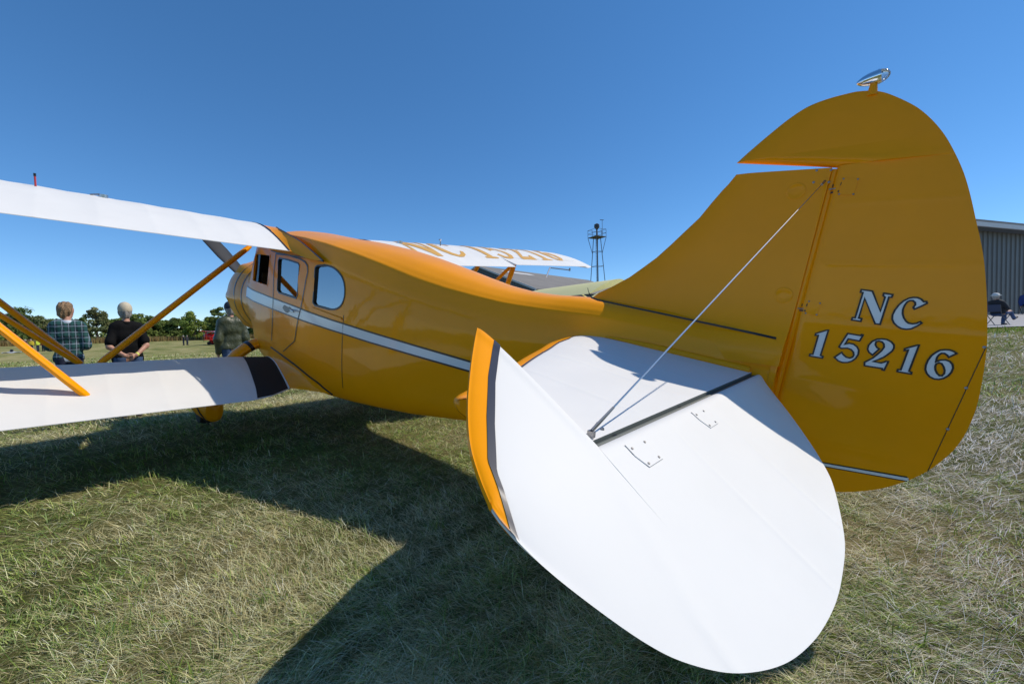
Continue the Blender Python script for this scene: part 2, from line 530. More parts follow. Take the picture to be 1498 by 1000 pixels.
def loop(x, inset=0.0):
    Q = sec(x)
    if inset:
        c = np.array([0, Q[:, 1].mean()])
        Q = Q.copy(); Q[:, 0] = np.maximum(Q[:, 0] - inset * (Q[:, 0] > 1e-6), 0) * 1.0
        Q[:, 1] = c[1] + (Q[:, 1] - c[1]) * (1 - inset / .7)
    r = [(x, y, z) for y, z in Q]
    l = [(x, -y, z) for y, z in Q[-2:0:-1]]
    return r + l

xs = sorted(set([round(v, 3) for v in list(np.linspace(-.06, 1.0, 18)) + list(np.linspace(1.0, 5.78, 60))]))
fb = MB(); fb.loft([loop(x) for x in xs])
ib = MB(); ib.loft([loop(x, .03) for x in np.linspace(2.2, 5.3, 18)])
fus = bpart(fb, 'fuselage', M['orange'], sharp=50)
inner = mesh_obj('cavity', ib.v, ib.f, M['dark'])

WIN = {
 'rear': [(3.372, .368), (3.345, .385), (3.22, .392), (3.095, .38), (2.99, .345), (2.91, .29), (2.868, .215), (2.866, .14), (2.91, .075), (2.99, .042), (3.10, .034), (3.25, .042), (3.34, .048), (3.372, .07)],
 'door': [(4.25, .43), (4.225, .452), (4.0, .436), (3.74, .404), (3.71, .385), (3.715, .11), (3.74, .083), (3.98, .098), (4.19, .112), (4.235, .14)],
 'front': [(5.15, .515), (4.54, .488), (4.525, .47), (4.55, .185), (4.575, .165), (4.80, .178), (5.15, .198)],
}
WIN['rear'] = WIN['rear'][:2] + smooth(WIN['rear'][2:11], 3) + WIN['rear'][11:]
def prism(poly, y0, y1):
    n = len(poly)
    vs = [(x, y0, z) for x, z in poly] + [(x, y1, z) for x, z in poly]
    fs = [tuple(range(n)), tuple(range(2 * n - 1, n - 1, -1))] + [(i, (i + 1) % n, (i + 1) % n + n, i + n) for i in range(n)]
    return vs, fs
cut = MB()
for k, pl in WIN.items():
    cut.add(*prism(pl, -.9, .9))
# windscreen opening
cutter = mesh_obj('cutter', cut.v, cut.f)
inner.location = OFF; cutter.location = OFF
inner.rotation_euler = cutter.rotation_euler = (0, 0, 0)
inner.parent = PLANE; cutter.parent = PLANE
fus.data.materials.append(M['dark'])
for q, tool in (('hollow', inner), ('holes', cutter)):
    b = fus.modifiers.new(q, 'BOOLEAN'); b.operation = 'DIFFERENCE'; b.solver = 'EXACT'; b.object = tool
    b.material_mode = 'TRANSFER'
bpy.context.view_layer.update()
dg = bpy.context.evaluated_depsgraph_get()
nm = bpy.data.meshes.new_from_object(fus.evaluated_get(dg))
fus.modifiers.clear()
old = fus.data; fus.data = nm; nm.name = 'fuselage'
nm.shade_smooth(); nm.set_sharp_from_angle(angle=R(40))
for t in (inner, cutter):
    bpy.data.objects.remove(t)

# ---- thin conforming strips on the fuselage side
def side_strip(name, line, w0, m, parent=fus, lift=.0025, n=40, sides=(1, -1), width_pts=None):
    """ribbon along a polyline of (x, z); width w0, or a second polyline"""
    L = np.array(line, float)
    s = np.concatenate([[0], np.cumsum(np.hypot(*np.diff(L, axis=0).T))])
    u = np.unique(np.concatenate([np.linspace(0, s[-1], n), s]))
    A = np.stack([np.interp(u, s, L[:, 0]), np.interp(u, s, L[:, 1])], 1)
    if width_pts is not None:
        L2 = np.array(width_pts, float)
        s2 = np.concatenate([[0], np.cumsum(np.hypot(*np.diff(L2, axis=0).T))])
        u2 = u / s[-1] * s2[-1]
        B = np.stack([np.interp(u2, s2, L2[:, 0]), np.interp(u2, s2, L2[:, 1])], 1)
    else:
        t = np.gradient(A, axis=0); t /= np.linalg.norm(t, axis=1)[:, None] + 1e-9
        nrm = np.stack([-t[:, 1], t[:, 0]], 1)
        A, B = A + nrm * w0 / 2, A - nrm * w0 / 2
    for sd in sides:
        mb = MB()
        k = len(A)
        vs = [(a[0], sd * (ysurf(a[0], a[1]) + lift), a[1]) for a in A] + [(.5 * (a[0] + b[0]), sd * (ysurf(.5 * (a[0] + b[0]), .5 * (a[1] + b[1])) + lift), .5 * (a[1] + b[1])) for a, b in zip(A, B)] + [(b[0], sd * (ysurf(b[0], b[1]) + lift), b[1]) for b in B]
        fs = []
        for r in (0, 1):
            for i in range(k - 1):
                a = r * k + i
                fs.append((a, a + 1, a + 1 + k, a + k))
        mb.add(vs, fs)
        bpart(mb, name, m, parent)
SX = [5.50, 5.16, 4.36, 3.685, 3.326, 2.872, 2.521, 1.525, .9]
SZT = [.122, .090, .042, -.005, -.036, -.069, -.096, -.168, -.20]
SZB = [-.006, -.036, -.073, -.110, -.128, -.152, -.175, -.231, -.252]
side_strip('fuselage_stripe', list(zip(SX, SZT)), 0, M['stripe'], width_pts=list(zip(SX, SZB)))
side_strip('stripe_edge', list(zip(SX, SZT)), .012, M['black'], lift=.004)
side_strip('stripe_edge', list(zip(SX, SZB)), .012, M['black'], lift=.004)

# ---- doors: outline seam, window, handle, emblem
for sd in (1, -1):
    d = empty('door', OFF); d.parent = PLANE
    seam = [(4.335, .50), (4.355, 0), (4.385, -.22), (4.455, -.42)]
    side_strip('door_seam', seam, .016, M['black'], d, lift=.0045, sides=(sd,))
    seam2 = [(4.335, .50), (4.0, .486), (3.70, .448), (3.58, .42), (3.52, .385), (3.50, .33), (3.54, .19), (3.62, .0), (3.685, -.11), (3.77, -.30), (3.79, -.335)]
    side_strip('door_seam', seam2, .014, M['black'], d, lift=.0055, sides=(sd,))
    side_strip('door_seam', [(3.79, -.335), (3.95, -.41), (4.12, -.488)], .010, M['black'], d, lift=.005, sides=(sd,))
    h = MB()
    y = ysurf(3.72, -.045) * sd
    h.tube([(3.80, y + sd * .03, -.040), (3.70, y + sd * .035, -.046)], [(.012, .008), (.007, .006)], 8, flat=(0, 0, 1))
    h.tube([(3.795, y, -.04), (3.795, y + sd * .035, -.04)], .012, 8)
    bpart(h, 'door_handle', M['steel'], d)
    e = MB()
    ev = [(4.05, -.012), (4.02, -.004), (3.99, -.018), (3.97, -.012), (3.945, -.022), (3.90, -.014), (3.84, -.034), (3.86, -.052), (3.92, -.062), (3.955, -.078), (3.985, -.076), (4.04, -.058), (4.08, -.036)]
    ys = ysurf(3.97, -.04) * sd
    e.add(*prism([(a, b) for a, b in ev], ys + sd * .003, ys + sd * .007))
    bpart(e, 'winged_emblem', M['emblem'], d)
def closed_ring(poly, grow):
    P = np.array(poly); n = len(P)
    out = []
    area = sum(P[i][0] * P[(i + 1) % n][1] - P[(i + 1) % n][0] * P[i][1] for i in range(n))
    for i in range(n):
        t0 = P[i] - P[i - 1]; t1 = P[(i + 1) % n] - P[i]
        t0 /= np.linalg.norm(t0); t1 /= np.linalg.norm(t1)
        nn = np.array([t0[1] + t1[1], -(t0[0] + t1[0])]); nn /= np.linalg.norm(nn)
        c = max(.45, math.sqrt(max(0.0, (1 + t0 @ t1) / 2)))
        out.append(P[i] + nn * grow / c * (1 if area > 0 else -1))
    return np.array(out)
for k, pl in WIN.items():
    for sd in (1, -1):
        fr = MB()
        a = closed_ring(pl, .012); b = closed_ring(pl, -.003)
        n = len(pl)
        vs = [(p[0], sd * (ysurf(*p) + .004), p[1]) for p in a] + [(p[0], sd * (ysurf(*p) + .004), p[1]) for p in b] + [(p[0], sd * (ysurf(*p) - .02), p[1]) for p in b]
        fs = [(r * n + i, r * n + (i + 1) % n, (r + 1) * n + (i + 1) % n, (r + 1) * n + i) for r in (0, 1) for i in range(n)]
        fr.add(vs, fs)
        w = bpart(fr, 'window', M['black'] if k != 'front' else M['orange'])
        if k == 'front' and sd == 1:
            # slid open: only the forward quarter is glazed
            gl = [(5.15, .515), (4.97, .505), (4.97, .188), (5.15, .198)]
        else:
            gl = closed_ring(pl, .004)
        g = MB()
        g.add([(p[0], sd * (ysurf(*p) - .012), p[1]) for p in gl], [tuple(range(len(gl)))])
        bpart(g, 'pane', M['glass'], w)
side_strip('window_sill_moulding', [(3.40, .015), (2.88, -.035)], .02, M['orange'], lift=.012, n=20)
side_strip('panel_seam', [(2.862, .0), (2.875, -.2), (2.898, -.50), (2.905, -.62)], .007, M['black'])
side_strip('panel_seam', [(4.335, .50), (4.32, .64)], .008, M['black'])
# seats and panel inside
for (x, y) in ((4.25, .25), (4.25, -.25), (3.35, .0)):
    s = MB()
    wd = .22 if x > 4 else .46
    s.loft([[(x + a, y + sx * wd * b, z) for a, sx, b in ((.24, -1, .9), (.24, 1, .9), (-.2, 1, 1), (-.2, -1, 1))] for z in (-.36, -.22)])
    st = bpart(s, 'seat', M['leather'])
    s = MB()
    s.loft([[(x + a + (z + .22) * -.22, y + sx * wd * (1 - .25 * max(0, z)), z) for a, sx in ((-.08, -1), (-.08, 1), (-.2, 1), (-.2, -1))] for z in (-.22, .05, .24, .31)])
    bpart(s, 'seat_backrest', M['leather'], st)
ip = MB(); ip.box((5.1, 0, .15), (.06, .9, .3)); bpart(ip, 'instrument_panel', M['dark'])
wh = MB()
wh.tube([(4.93 + .02 * math.sin(a), .25 + .16 * math.cos(a), .12 + .16 * math.sin(a)) for a in np.linspace(0, 6.283, 25)], .011, 6, cap=False)
wh.tube([(4.93, .10, .12), (4.93, .40, .12)], .009, 6); wh.tube([(4.93, .25, .12), (5.1, .25, .10)], .015, 6)
bpart(wh, 'control_wheel', M['steel'])

# ---- cowling with rocker bumps, exhaust ring, engine
cw = MB(); secs = []
for x, r in ((5.70, .505), (5.80, .520), (5.95, .530), (6.15, .532), (6.35, .525), (6.48, .50), (6.56, .455), (6.58, .41), (6.54, .385), (6.40, .38)):
    ring = []
    for a in np.linspace(0, 2 * math.pi, 84, endpoint=False):
        bump = 0.030 * max(0, math.cos(7 * a + .4)) ** 3 * math.exp(-((x - 6.28) / .17) ** 2)
        ring.append((x, (r + bump) * math.cos(a), -.02 + (r + bump) * math.sin(a)))
    secs.append(ring)
cw.loft(secs, cap=False)
cowl = bpart(cw, 'engine_cowling', M['orange'], sharp=50)
for x in (5.735, 5.99):
    sb = MB()
    rr = float(np.interp(x, (5.70, 5.80, 5.95, 6.15), (.505, .520, .530, .532)))
    sb.loft([[(x + dx, (rr + .003) * math.cos(a), -.02 + (rr + .003) * math.sin(a)) for a in np.linspace(0, 6.2832, 72, endpoint=False)] for dx in (-.022, .022)], cap=False)
    bpart(sb, 'cowling_band', M['black'], cowl)
en = MB()
for i in range(7):
    a = i * 2 * math.pi / 7 + math.pi / 2
    en.tube([(6.38, .12 * math.cos(a), -.02 + .12 * math.sin(a)), (6.38, .36 * math.cos(a), -.02 + .36 * math.sin(a))], .075, 10)
en.tube([(6.2, 0, -.02), (6.66, 0, -.02)], [.18, .09], 14)
bpart(en, 'radial_engine', M['prop'])
# stripe carries over the cowling
pr = empty('propeller', OFF); pr.parent = PLANE
hb = MB(); hb.tube([(6.62, 0, -.02), (6.82, 0, -.02)], [.075, .045], 14); bpart(hb, 'hub', M['steel'], pr)
bdir = np.array([0, .66, .76]); bdir /= np.linalg.norm(bdir)
for sg in (1, -1):
    bl = MB(); ss = []
    per = np.cross([1, 0, 0], bdir)
    for r_, ch, tw, th in ((.06, .05, 60, .035), (.2, .075, 52, .03), (.45, .10, 38, .02), (.75, .105, 27, .014), (1.0, .09, 21, .010), (1.14, .06, 18, .007), (1.19, .02, 17, .004)):
        c = np.array([6.75, 0, -.02]) + bdir * sg * r_
        tw = R(tw); u = per * math.cos(tw) * sg + np.array([1, 0, 0]) * math.sin(tw)
        v = np.cross(bdir * sg, u)
        ss.append([c + u * ch * math.cos(a) + v * th * math.sin(a) for a in np.linspace(0, 6.2832, 16, endpoint=False)])
    bl.loft(ss); bpart(bl, 'propeller_blade', M['prop'], pr)
# windscreen
wsb = MB()
wsb.add([(5.20, .46, .66), (5.20, -.46, .66), (5.52, -.42, .45), (5.52, .42, .45)], [(0, 1, 2, 3)])
bpart(wsb, 'windscreen', M['glass'])

# ---- lifting surfaces
UP = [(0, .035), (.0125, .055), (.025, .065), (.05, .079), (.1, .096), (.2, .1136), (.3, .117), (.4, .114), (.5, .1052), (.6, .0915), (.7, .0735), (.8, .0522), (.9, .028), (1, .0025)]
LO = [(0, .035), (.0125, .0193), (.025, .0147), (.05, .0093), (.1, .0042), (.2, .0003), (.3, 0), (1, 0)]
CT = [0, .004, .0125, .025, .05, .09, .14, .2, .28, .36, .45, .54, .63, .72, .80, .87, .93, .97, 1.0]

class Wing:
    def __init__(s, le0, te0, alpha, thick, tip, rnd, zte, xm):
        s.le0, s.te0, s.ta, s.k, s.tip, s.rnd, s.zte, s.xm = le0, te0, math.tan(alpha), thick, tip, rnd, zte, xm
    def ends(s, y):
        a = abs(y); e = max(0, (a - (s.tip - s.rnd)) / s.rnd)
        f = math.sqrt(max(0, 1 - min(e, 1) ** 2.2))
        te = s.te0(a)
        return s.xm + (s.le0 - s.xm) * f, s.xm - (s.xm - te) * f, f
    def pt(s, y, t, up, lift=0.0, tcut=1.0):
        le, te, f = s.ends(y)
        t = t * tcut
        x = le + (te - le) * t
        c = le - te
        prof = np.interp(t, *zip(*(UP if up else LO)))
        ph = (abs(y) - .62) / .30
        d = ph - round(ph)
        sag = 0.0045 * (4 * d * d) * math.sin(math.pi * min(1, max(0, t))) * f if up else 0
        tape = 0.0012 * math.exp(-(d / .035) ** 2) * f if up else 0
        z = s.zte(y) + (x - s.te0(2.0)) * s.ta + c * s.k * prof * (1 if up else 1) - sag + tape + lift
        if f < 1:
            z += (1 - f) * c * s.k * .03
        return (x, y, z)
    def build(s, ys, tcut=lambda y: 1.0, t0=lambda y: 0.0):
        mb = MB(); secs = []
        for y in ys:
            tc = tcut(y); tz0 = t0(y)
            tt = [tz0 + (tc - tz0) * c for c in CT]
            up = [s.pt(y, t, True) for t in tt[::-1]]
            lo = [s.pt(y, t, False) for t in tt[1:] ] if tz0 == 0 else [s.pt(y, t, False) for t in tt]
            secs.append(up + lo)
        mb.loft(secs)
        return mb
def stations(a, b, extra=(), tip=None, rnd=.8):
    ys = set(extra) | {a, b}
    k = 0
    while .62 + .3 * k - .15 < b + .2:
        for d in (-.15, -.075, -.012, 0, .012, .075):
            v = .62 + .3 * k + d
            if a < v < b:
                ys.add(round(v, 4))
        k += 1
    if tip:
        for e in np.sin(np.linspace(0, math.pi / 2, 12)):
            v = tip - rnd + rnd * e * .999
            if a < v < b: ys.add(round(float(v), 4))
    return sorted(ys)
upL = Wing(5.15, lambda a: 3.69, R(6.6), 1.16, 5.05, .95, lambda y: .495 + .020 * abs(y), 4.42)
upR = Wing(5.15, lambda a: 3.69, R(6.6), 1.16, 5.05, .95, lambda y: .452 + .079 * abs(y), 4.42)
AIL = (2.45, 4.40)
for sd, wg in ((1, upL), (-1, upR)):
    A0, A1 = AIL
    ysl = stations(.615, 5.048, (A0 - .003, A0 + .003, A1 - .003, A1 + .003), 5.05, .95)
    w = bpart(wg.build([sd * y for y in ysl], lambda y: .765 if A0 <= abs(y) <= A1 else 1.0), 'upper_wing', M['white'], sharp=40)
    # aileron, resting slightly up
    ya = [y for y in ysl if A0 + .004 < y < A1 - .004]
    ab = MB(); secs = []
    hx = None
    for y in [A0 + .008] + ya + [A1 - .008]:
        y *= sd
        h0 = np.array(wg.pt(y, .775, True)); h1 = np.array(wg.pt(y, .775, False))
        hc = (h0 + h1) / 2
        dfl = R(5.0)
        def rot(p):
            p = np.array(p) - hc
            return hc + np.array([p[0] * math.cos(dfl) + p[2] * math.sin(dfl), p[1], -p[0] * math.sin(dfl) + p[2] * math.cos(dfl)])
        tt = np.linspace(.775, 1, 7)
        secs.append([rot(wg.pt(y, t, True)) for t in tt[::-1]] + [rot(wg.pt(y, t, False)) for t in tt])
    ab.loft(secs)
    bpart(ab, 'aileron', M['white'], sharp=40)
    # root rib line, black
    rl = MB()
    vs = []; fs = []
    tt = np.linspace(0.02, 1, 30)
    for dy in (.60, .628):
        vs += [wg.pt(sd * dy, t, True, .003) for t in tt]
    fs = [(i, i + 1, i + 31, i + 30) for i in range(29)]
    rl.add(vs, fs); bpart(rl, 'root_pinstripe', M['black'], w)
    # fairing between wing root and cabin roof
    fx_out = [wg.pt(sd * .614, t, True) for t in np.linspace(.0, 1, 24)]
    inn = []
    line = np.array([(5.10, .60, .30), (4.80, .775, .40), (4.484, .786, .47), (4.215, .742, .525), (3.977, .690, .533), (3.644, .606, .527), (3.40, .515, .520), (3.178, .430, .513)])
    s_ = np.linspace(0, len(line) - 1, 24)
    for v in s_:
        inn.append((float(np.interp(v, range(len(line)), line[:, 0])), sd * (float(np.interp(v, range(len(line)), line[:, 2])) + .008), float(np.interp(v, range(len(line)), line[:, 1]))))
    fm = MB(); secs = []
    for i in range(24):
        o_ = np.array(fx_out[i]); n_ = np.array(inn[i])
        row = []
        for q in np.linspace(0, 1, 7):
            p = o_ * (1 - q) + n_ * q
            p[2] -= .022 * math.sin(math.pi * q) * (i / 23)
            row.append(tuple(p))
        secs.append(row)
    fm.loft(secs, closed=False, cap=False)
    # underside back to the fuselage
    tlo = np.linspace(.55, 1, 12)
    lo = [wg.pt(sd * .614, t, False, -.001) for t in tlo]
    ins = [(x_, sd * (ysurf(max(3.2, x_), z_) + .004), z_) for x_, z_ in zip(np.linspace(4.6, 3.18, 12), np.interp(np.linspace(4.6, 3.18, 12), (3.178, 3.425, 3.805, 4.217, 4.6), (.424, .452, .474, .508, .55)))]
    fm2 = MB(); fm2.loft([[a, b] for a, b in zip(lo, ins)], closed=False, cap=False)
    fm.add(fm2.v, fm2.f)
    fair = bpart(fm, 'wing_root_fairing', M['orange'], sharp=60)
    e1 = [(p[0], p[2]) for p in inn[4:]]
    if sd == 1 or True:
        pb = MB(); pts = [(p[0], p[1] + sd * .004, p[2]) for p in inn[4:]]
        pb.tube(pts, .007, 6); 
        pb.tube([(3.178, sd * .521, .426), (3.425, sd * .538, .454), (3.805, sd * .547, .473), (4.217, sd * .555, .508), (4.40, sd * .557, .53)], .006, 6)
        bpart(pb, 'fairing_pinstripe', M['black'], fair)

# roof panel between the wings keeps the fuselage colour (part of fuselage shell)

def lowte(a):
    return float(np.interp(a, (.40, .52, .61, .83, 1.00, 9), (3.66, 3.66, 3.64, 3.44, 3.37, 3.37)))
lowL = Wing(4.84, lowte, R(.3), 1.0, 4.25, .8, lambda y: -.768 + .012 * abs(y), 4.15)
lowR = Wing(4.84, lowte, R(.3), 1.0, 4.25, .8, lambda y: -.785 + .045 * abs(y), 4.15)
for sd, wg in ((1, lowL), (-1, lowR)):
    ysl = stations(.46, 4.245, (.5, .55, .6, .66, .72, .78, .85, .92, 1.0, 1.06, 1.12), 4.25, .8)
    w = bpart(wg.build([sd * y for y in ysl]), 'lower_wing', M['white'], sharp=40)
    wk = MB(); secs = []
    for t in np.linspace(.035, .992, 30):
        # black walkway: from the fillet edge to the rib line
        xx = wg.pt(.8, t, True)[0]
        yo = float(np.interp(xx, (3.37, 3.63, 4.24, 4.85, 4.95), (.985, .925, .83, .74, .73)))
        yi = float(np.interp(xx, (3.37, 3.64, 4.28, 4.85), (.67, .63, .555, .51)))
        row = []
        for q in np.linspace(0, 1, 8):
            y = sd * (yi + (yo - yi) * q)
            le, te, f = wg.ends(y)
            # stay on this chord fraction so that the strip ends at the trailing edge
            row.append(wg.pt(y, t, True, .003))
        secs.append(row)
    wk.loft(secs, closed=False, cap=False); bpart(wk, 'walkway', M['walk'], w)
    # fillet sweeping up the fuselage side
    fl = MB(); secs = []
    for q in np.linspace(0, 1, 26):
        t = .03 + .96 * q
        xx = wg.pt(.7, t, True)[0]
        yi = float(np.interp(xx, (3.37, 3.64, 4.28, 4.85), (.67, .63, .555, .51)))
        a = np.array(wg.pt(sd * yi, t, True, .002))
        xf = float(np.interp(q, (0, .15, .45, .75, 1), (4.50, 4.36, 3.80, 3.36, 3.14)))
        zf = float(np.interp(xf, (3.13, 3.34, 3.80, 4.365, 4.5), (-.735, -.662, -.582, -.512, -.50)))
        b = np.array((xf, sd * (ysurf(xf, zf) + .003), zf))
        m_ = np.array((.55 * a[0] + .45 * b[0], .30 * a[1] + .70 * b[1], .72 * a[2] + .28 * b[2]))
        row = []
        for u in np.linspace(0, 1, 8):
            row.append(tuple((1 - u) ** 2 * a + 2 * u * (1 - u) * m_ + u * u * b))
        secs.append(row)
    fl.loft(secs, closed=False, cap=False)
    f_ = bpart(fl, 'wing_fillet', M['orange'], sharp=60)
    e_ = MB(); e_.tube([r_[-1] for r_ in secs], .008, 6); bpart(e_, 'fillet_pinstripe', M['black'], f_)
    e_ = MB(); e_.tube([r_[0] for r_ in secs], .006, 6); bpart(e_, 'fillet_edge', M['stripe'], f_)

# wing lettering (gold, top of the right upper wing)
FONT = {
 'N': [[(0, 0), (.26, 0), (.26, .07), (.18, .09), (.18, .62), (.62, 0), (.80, 0), (.80, .91), (.88, .93), (.88, 1), (.62, 1), (.62, .93), (.70, .91), (.70, .33), (.22, 1), (0, 1), (0, .93), (.08, .91), (.08, .09), (0, .07)]],
 'C': [[(.80, .70), (.80, .97), (.73, .97), (.70, .92), (.55, 1), (.40, 1), (.20, .92), (.06, .74), (.02, .50), (.06, .26), (.20, .08), (.40, 0), (.58, .02), (.74, .12), (.82, .28), (.74, .31), (.62, .16), (.48, .10), (.34, .18), (.25, .36), (.24, .56), (.30, .80), (.44, .92), (.58, .88), (.70, .70)]],
 '1': [[(.10, 0), (.60, 0), (.60, .06), (.46, .09), (.46, 1), (.32, 1), (.06, .86), (.08, .80), (.25, .84), (.25, .09), (.10, .06)]],
 '5': [[(.16, 1), (.66, 1), (.66, .84), (.28, .84), (.26, .66), (.42, .68), (.60, .60), (.70, .42), (.66, .20), (.50, .04), (.30, 0), (.10, .06), (.02, .20), (.16, .28), (.24, .14), (.38, .10), (.48, .24), (.48, .42), (.38, .54), (.22, .52), (.10, .46)]],
 '2': [[(.04, 0), (.70, 0), (.74, .26), (.66, .26), (.60, .17), (.26, .17), (.52, .42), (.68, .60), (.70, .78), (.58, .95), (.36, 1), (.14, .92), (.04, .74), (.16, .62), (.28, .68), (.24, .82), (.34, .90), (.46, .84), (.48, .68), (.36, .46), (.04, .10)]],
 '6': [[(.66, .80), (.60, .96), (.42, 1), (.22, .90), (.08, .66), (.04, .40), (.10, .14), (.28, 0), (.48, .02), (.66, .16), (.70, .36), (.62, .56), (.46, .62), (.30, .56), (.34, .80), (.44, .90), (.54, .78)], [(.30, .42), (.40, .48), (.48, .38), (.48, .20), (.38, .08), (.29, .18)]],
}
def glyph_tris(rings):
    tris = tessellate_polygon([[Vector((a, b, 0)) for a, b in r] for r in rings])
    pts = [p for r in rings for p in r]
    return pts, tris
def subdivided(pts, tris, tol):
    bm = bmesh.new()
    vs = [bm.verts.new((a, b, 0)) for a, b in pts]
    for t in tris:
        try: bm.faces.new([vs[i] for i in t])
        except ValueError: pass
    for _ in range(6):
        es = [e for e in bm.edges if e.calc_length() > tol]
        if not es: break
        bmesh.ops.subdivide_edges(bm, edges=es, cuts=1)
        bmesh.ops.triangulate(bm, faces=bm.faces)
    bm.verts.index_update()
    v = [tuple(q.co) for q in bm.verts]; f = [tuple(q.index for q in p.verts) for p in bm.faces]
    bm.free()
    return v, f
rw = [o for o in PLANE.children if o.name.startswith('upper_wing')][1]
WL = [('N', .98), ('C', 1.46), ('1', 2.12), ('5', 2.52), ('2', 2.96), ('1', 3.44), ('6', 3.82)]
for ch, y0 in WL:
    v, f = subdivided(*glyph_tris(FONT[ch]), .12)
    sx, sz = .52, .95
    vv = []
    for a, b, _ in v:
        y = -(y0 + a * sx + (b - .5) * .10)
        le, te, _f = upR.ends(y)
        x = 3.98 + b * .86
        x = min(x, le - .03)
        t = (le - x) / (le - te)
        vv.append(upR.pt(y, t, True, .004))
    part('registration_letter', vv, f, M['gold'], rw, sharp=None)

# fuel vents and gauges on the upper wings
def small(name, pts, r, m, parent, n=8):
    b = MB(); b.tube(pts, r, n); return bpart(b, name, m, parent)
lw = [o for o in PLANE.children if o.name.startswith('upper_wing')][0]
p = np.array(upL.pt(2.13, .40, True))
small('red_gauge_rod', [p - (0, 0, .005), p + (0, 0, .075)], .006, M['red'], lw)
small('gauge_tip', [p + (0, 0, .073), p + (0, 0, .095)], .0075, M['black'], lw)
p = np.array(upL.pt(1.76, .36, True))
small('fuel_cap', [p - (0, 0, .004), p + (0, 0, .022)], .03, M['steel'], lw, 12)
p = np.array(upL.pt(1.84, .36, True))
small('cap_lever', [p + (0, 0, .004), p + (0, -.06, .02)], .006, M['screw'], lw)
p = np.array(upR.pt(-1.05, .40, True))
small('fuel_cap', [p - (0, 0, .004), p + (0, 0, .03)], .035, M['steel'], rw, 12)
p = np.array(upR.pt(-1.72, .40, True))
small('fuel_vent', [p, p + (0, 0, .06), p + (.02, -.02, .09), p + (.06, -.02, .09)], .008, M['screw'], rw)
p = np.array(upR.pt(-3.25, 1, False))
small('tie_down_bar', [p, p + (-.10, .20, -.16)], .012, M['steel'], rw)
small('tie_down_bar', [p, p + (.0, -.55, .01)], .010, M['steel'], rw)
p = np.array(upR.pt(-3.8, 1, False))
small('tie_down_ring', [p, p + (0, 0, -.05)], .014, M['screw'], rw)

# ---- interplane and landing struts
def strut(name, a, b, ra=.042, rb=.017, sd=1, m=None):
    a = np.array(a); b = np.array(b)
    mb = MB()
    pts = [a + (b - a) * q for q in (0, .03, .10, .5, .90, .97, 1)]
    rr = [(ra * .45, rb * .8), (ra * .7, rb), (ra, rb), (ra, rb), (ra, rb), (ra * .7, rb), (ra * .45, rb * .8)]
    mb.tube([(p[0], sd * p[1], p[2]) for p in pts], rr, 14, flat=(1, 0, 0))
    return bpart(mb, name, m or M['orange'])
for sd in (1, -1):
    dz = 0 if sd == 1 else .17
    dl = 0 if sd == 1 else .05
    strut('interplane_strut', (4.95, 1.95, -.64 + dl), (5.0, 2.979, .66 + dz), .052, .024, sd=sd)
    strut('interplane_strut', (4.94, 1.96, -.64 + dl), (4.25, 3.047, .62 + dz), .042, .020, sd=sd)
    strut('interplane_strut', (3.73, 1.923, -.68 + dl), (4.15, 2.917, .60 + dz), .050, .024, sd=sd)
    strut('landing_strut', (4.90, 1.835, -.64 + dl), (5.24, .53, .60), .060, .028, sd=sd)

# ---- main gear
def gear(sd):
    mb = MB()
    pts = [(5.12, .30, -.50), (5.13, .46, -.535), (5.14, .58, -.575), (5.13, .70, -.665), (5.10, .84, -.81), (5.08, .97, -1.02), (5.08, 1.02, -1.14)]
    mb.tube([(p[0], sd * p[1], p[2]) for p in pts], [(.13, .062), (.125, .06), (.125, .062), (.12, .06), (.115, .055), (.11, .05), (.10, .045)], 16, flat=(1, 0, 0))
    g = bpart(mb, 'gear_leg', M['orange'])
    b = MB(); q = np.array([(5.14, .565, -.57), (5.138, .60, -.59)])
    b.tube([(p[0], sd * p[1], p[2]) for p in q], [(.128, .0655)] * 2, 20, flat=(1, 0, 0)); bpart(b, 'leg_pinstripe', M['black'], g)
    pb = MB(); secs = []
    for u, ry, zt, zb in ((5.50, .02, -1.15, -1.19), (5.47, .07, -1.06, -1.27), (5.38, .115, -.98, -1.33), (5.22, .135, -.93, -1.335), (5.05, .135, -.93, -1.33), (4.88, .125, -.97, -1.31), (4.74, .10, -1.03, -1.30), (4.66, .075, -1.07, -1.29), (4.63, .03, -1.12, -1.26)):
        zc = (zt + zb) / 2; hz = (zt - zb) / 2
        secs.append([(u, sd * 1.02 + ry * math.copysign(abs(math.cos(a)) ** .8, math.cos(a)), zc + hz * math.copysign(abs(math.sin(a)) ** .85, math.sin(a))) for a in np.linspace(0, 6.2832, 20, endpoint=False)])
    pb.loft(secs); wp = bpart(pb, 'wheel_pant', M['orange'])
    tb = MB(); c = np.array((5.08, sd * 1.02, -1.20)); tb.loft([[(c[0] + r_ * math.cos(a), c[1] + y_, c[2] + r_ * math.sin(a)) for a in np.linspace(0, 6.2832, 28, endpoint=False)] for y_, r_ in ((-.085, .15), (-.075, .195), (-.03, .213), (.03, .213), (.075, .195), (.085, .15))])
    bpart(tb, 'wheel', M['rubber'])
    ln = MB(); ln.tube([(4.95, sd * 1.15, -1.10), (4.75, sd * 1.13, -1.20), (4.60, sd * 1.08, -1.29)], .006, 5); bpart(ln, 'pant_pinstripe', M['black'], wp)
for sd in (1, -1): gear(sd)
tw = MB(); tw.tube([(.32, 0, -.36), (.16, 0, -.62)], [.03, .02], 8); bpart(tw, 'tail_wheel_fork', M['steel'])
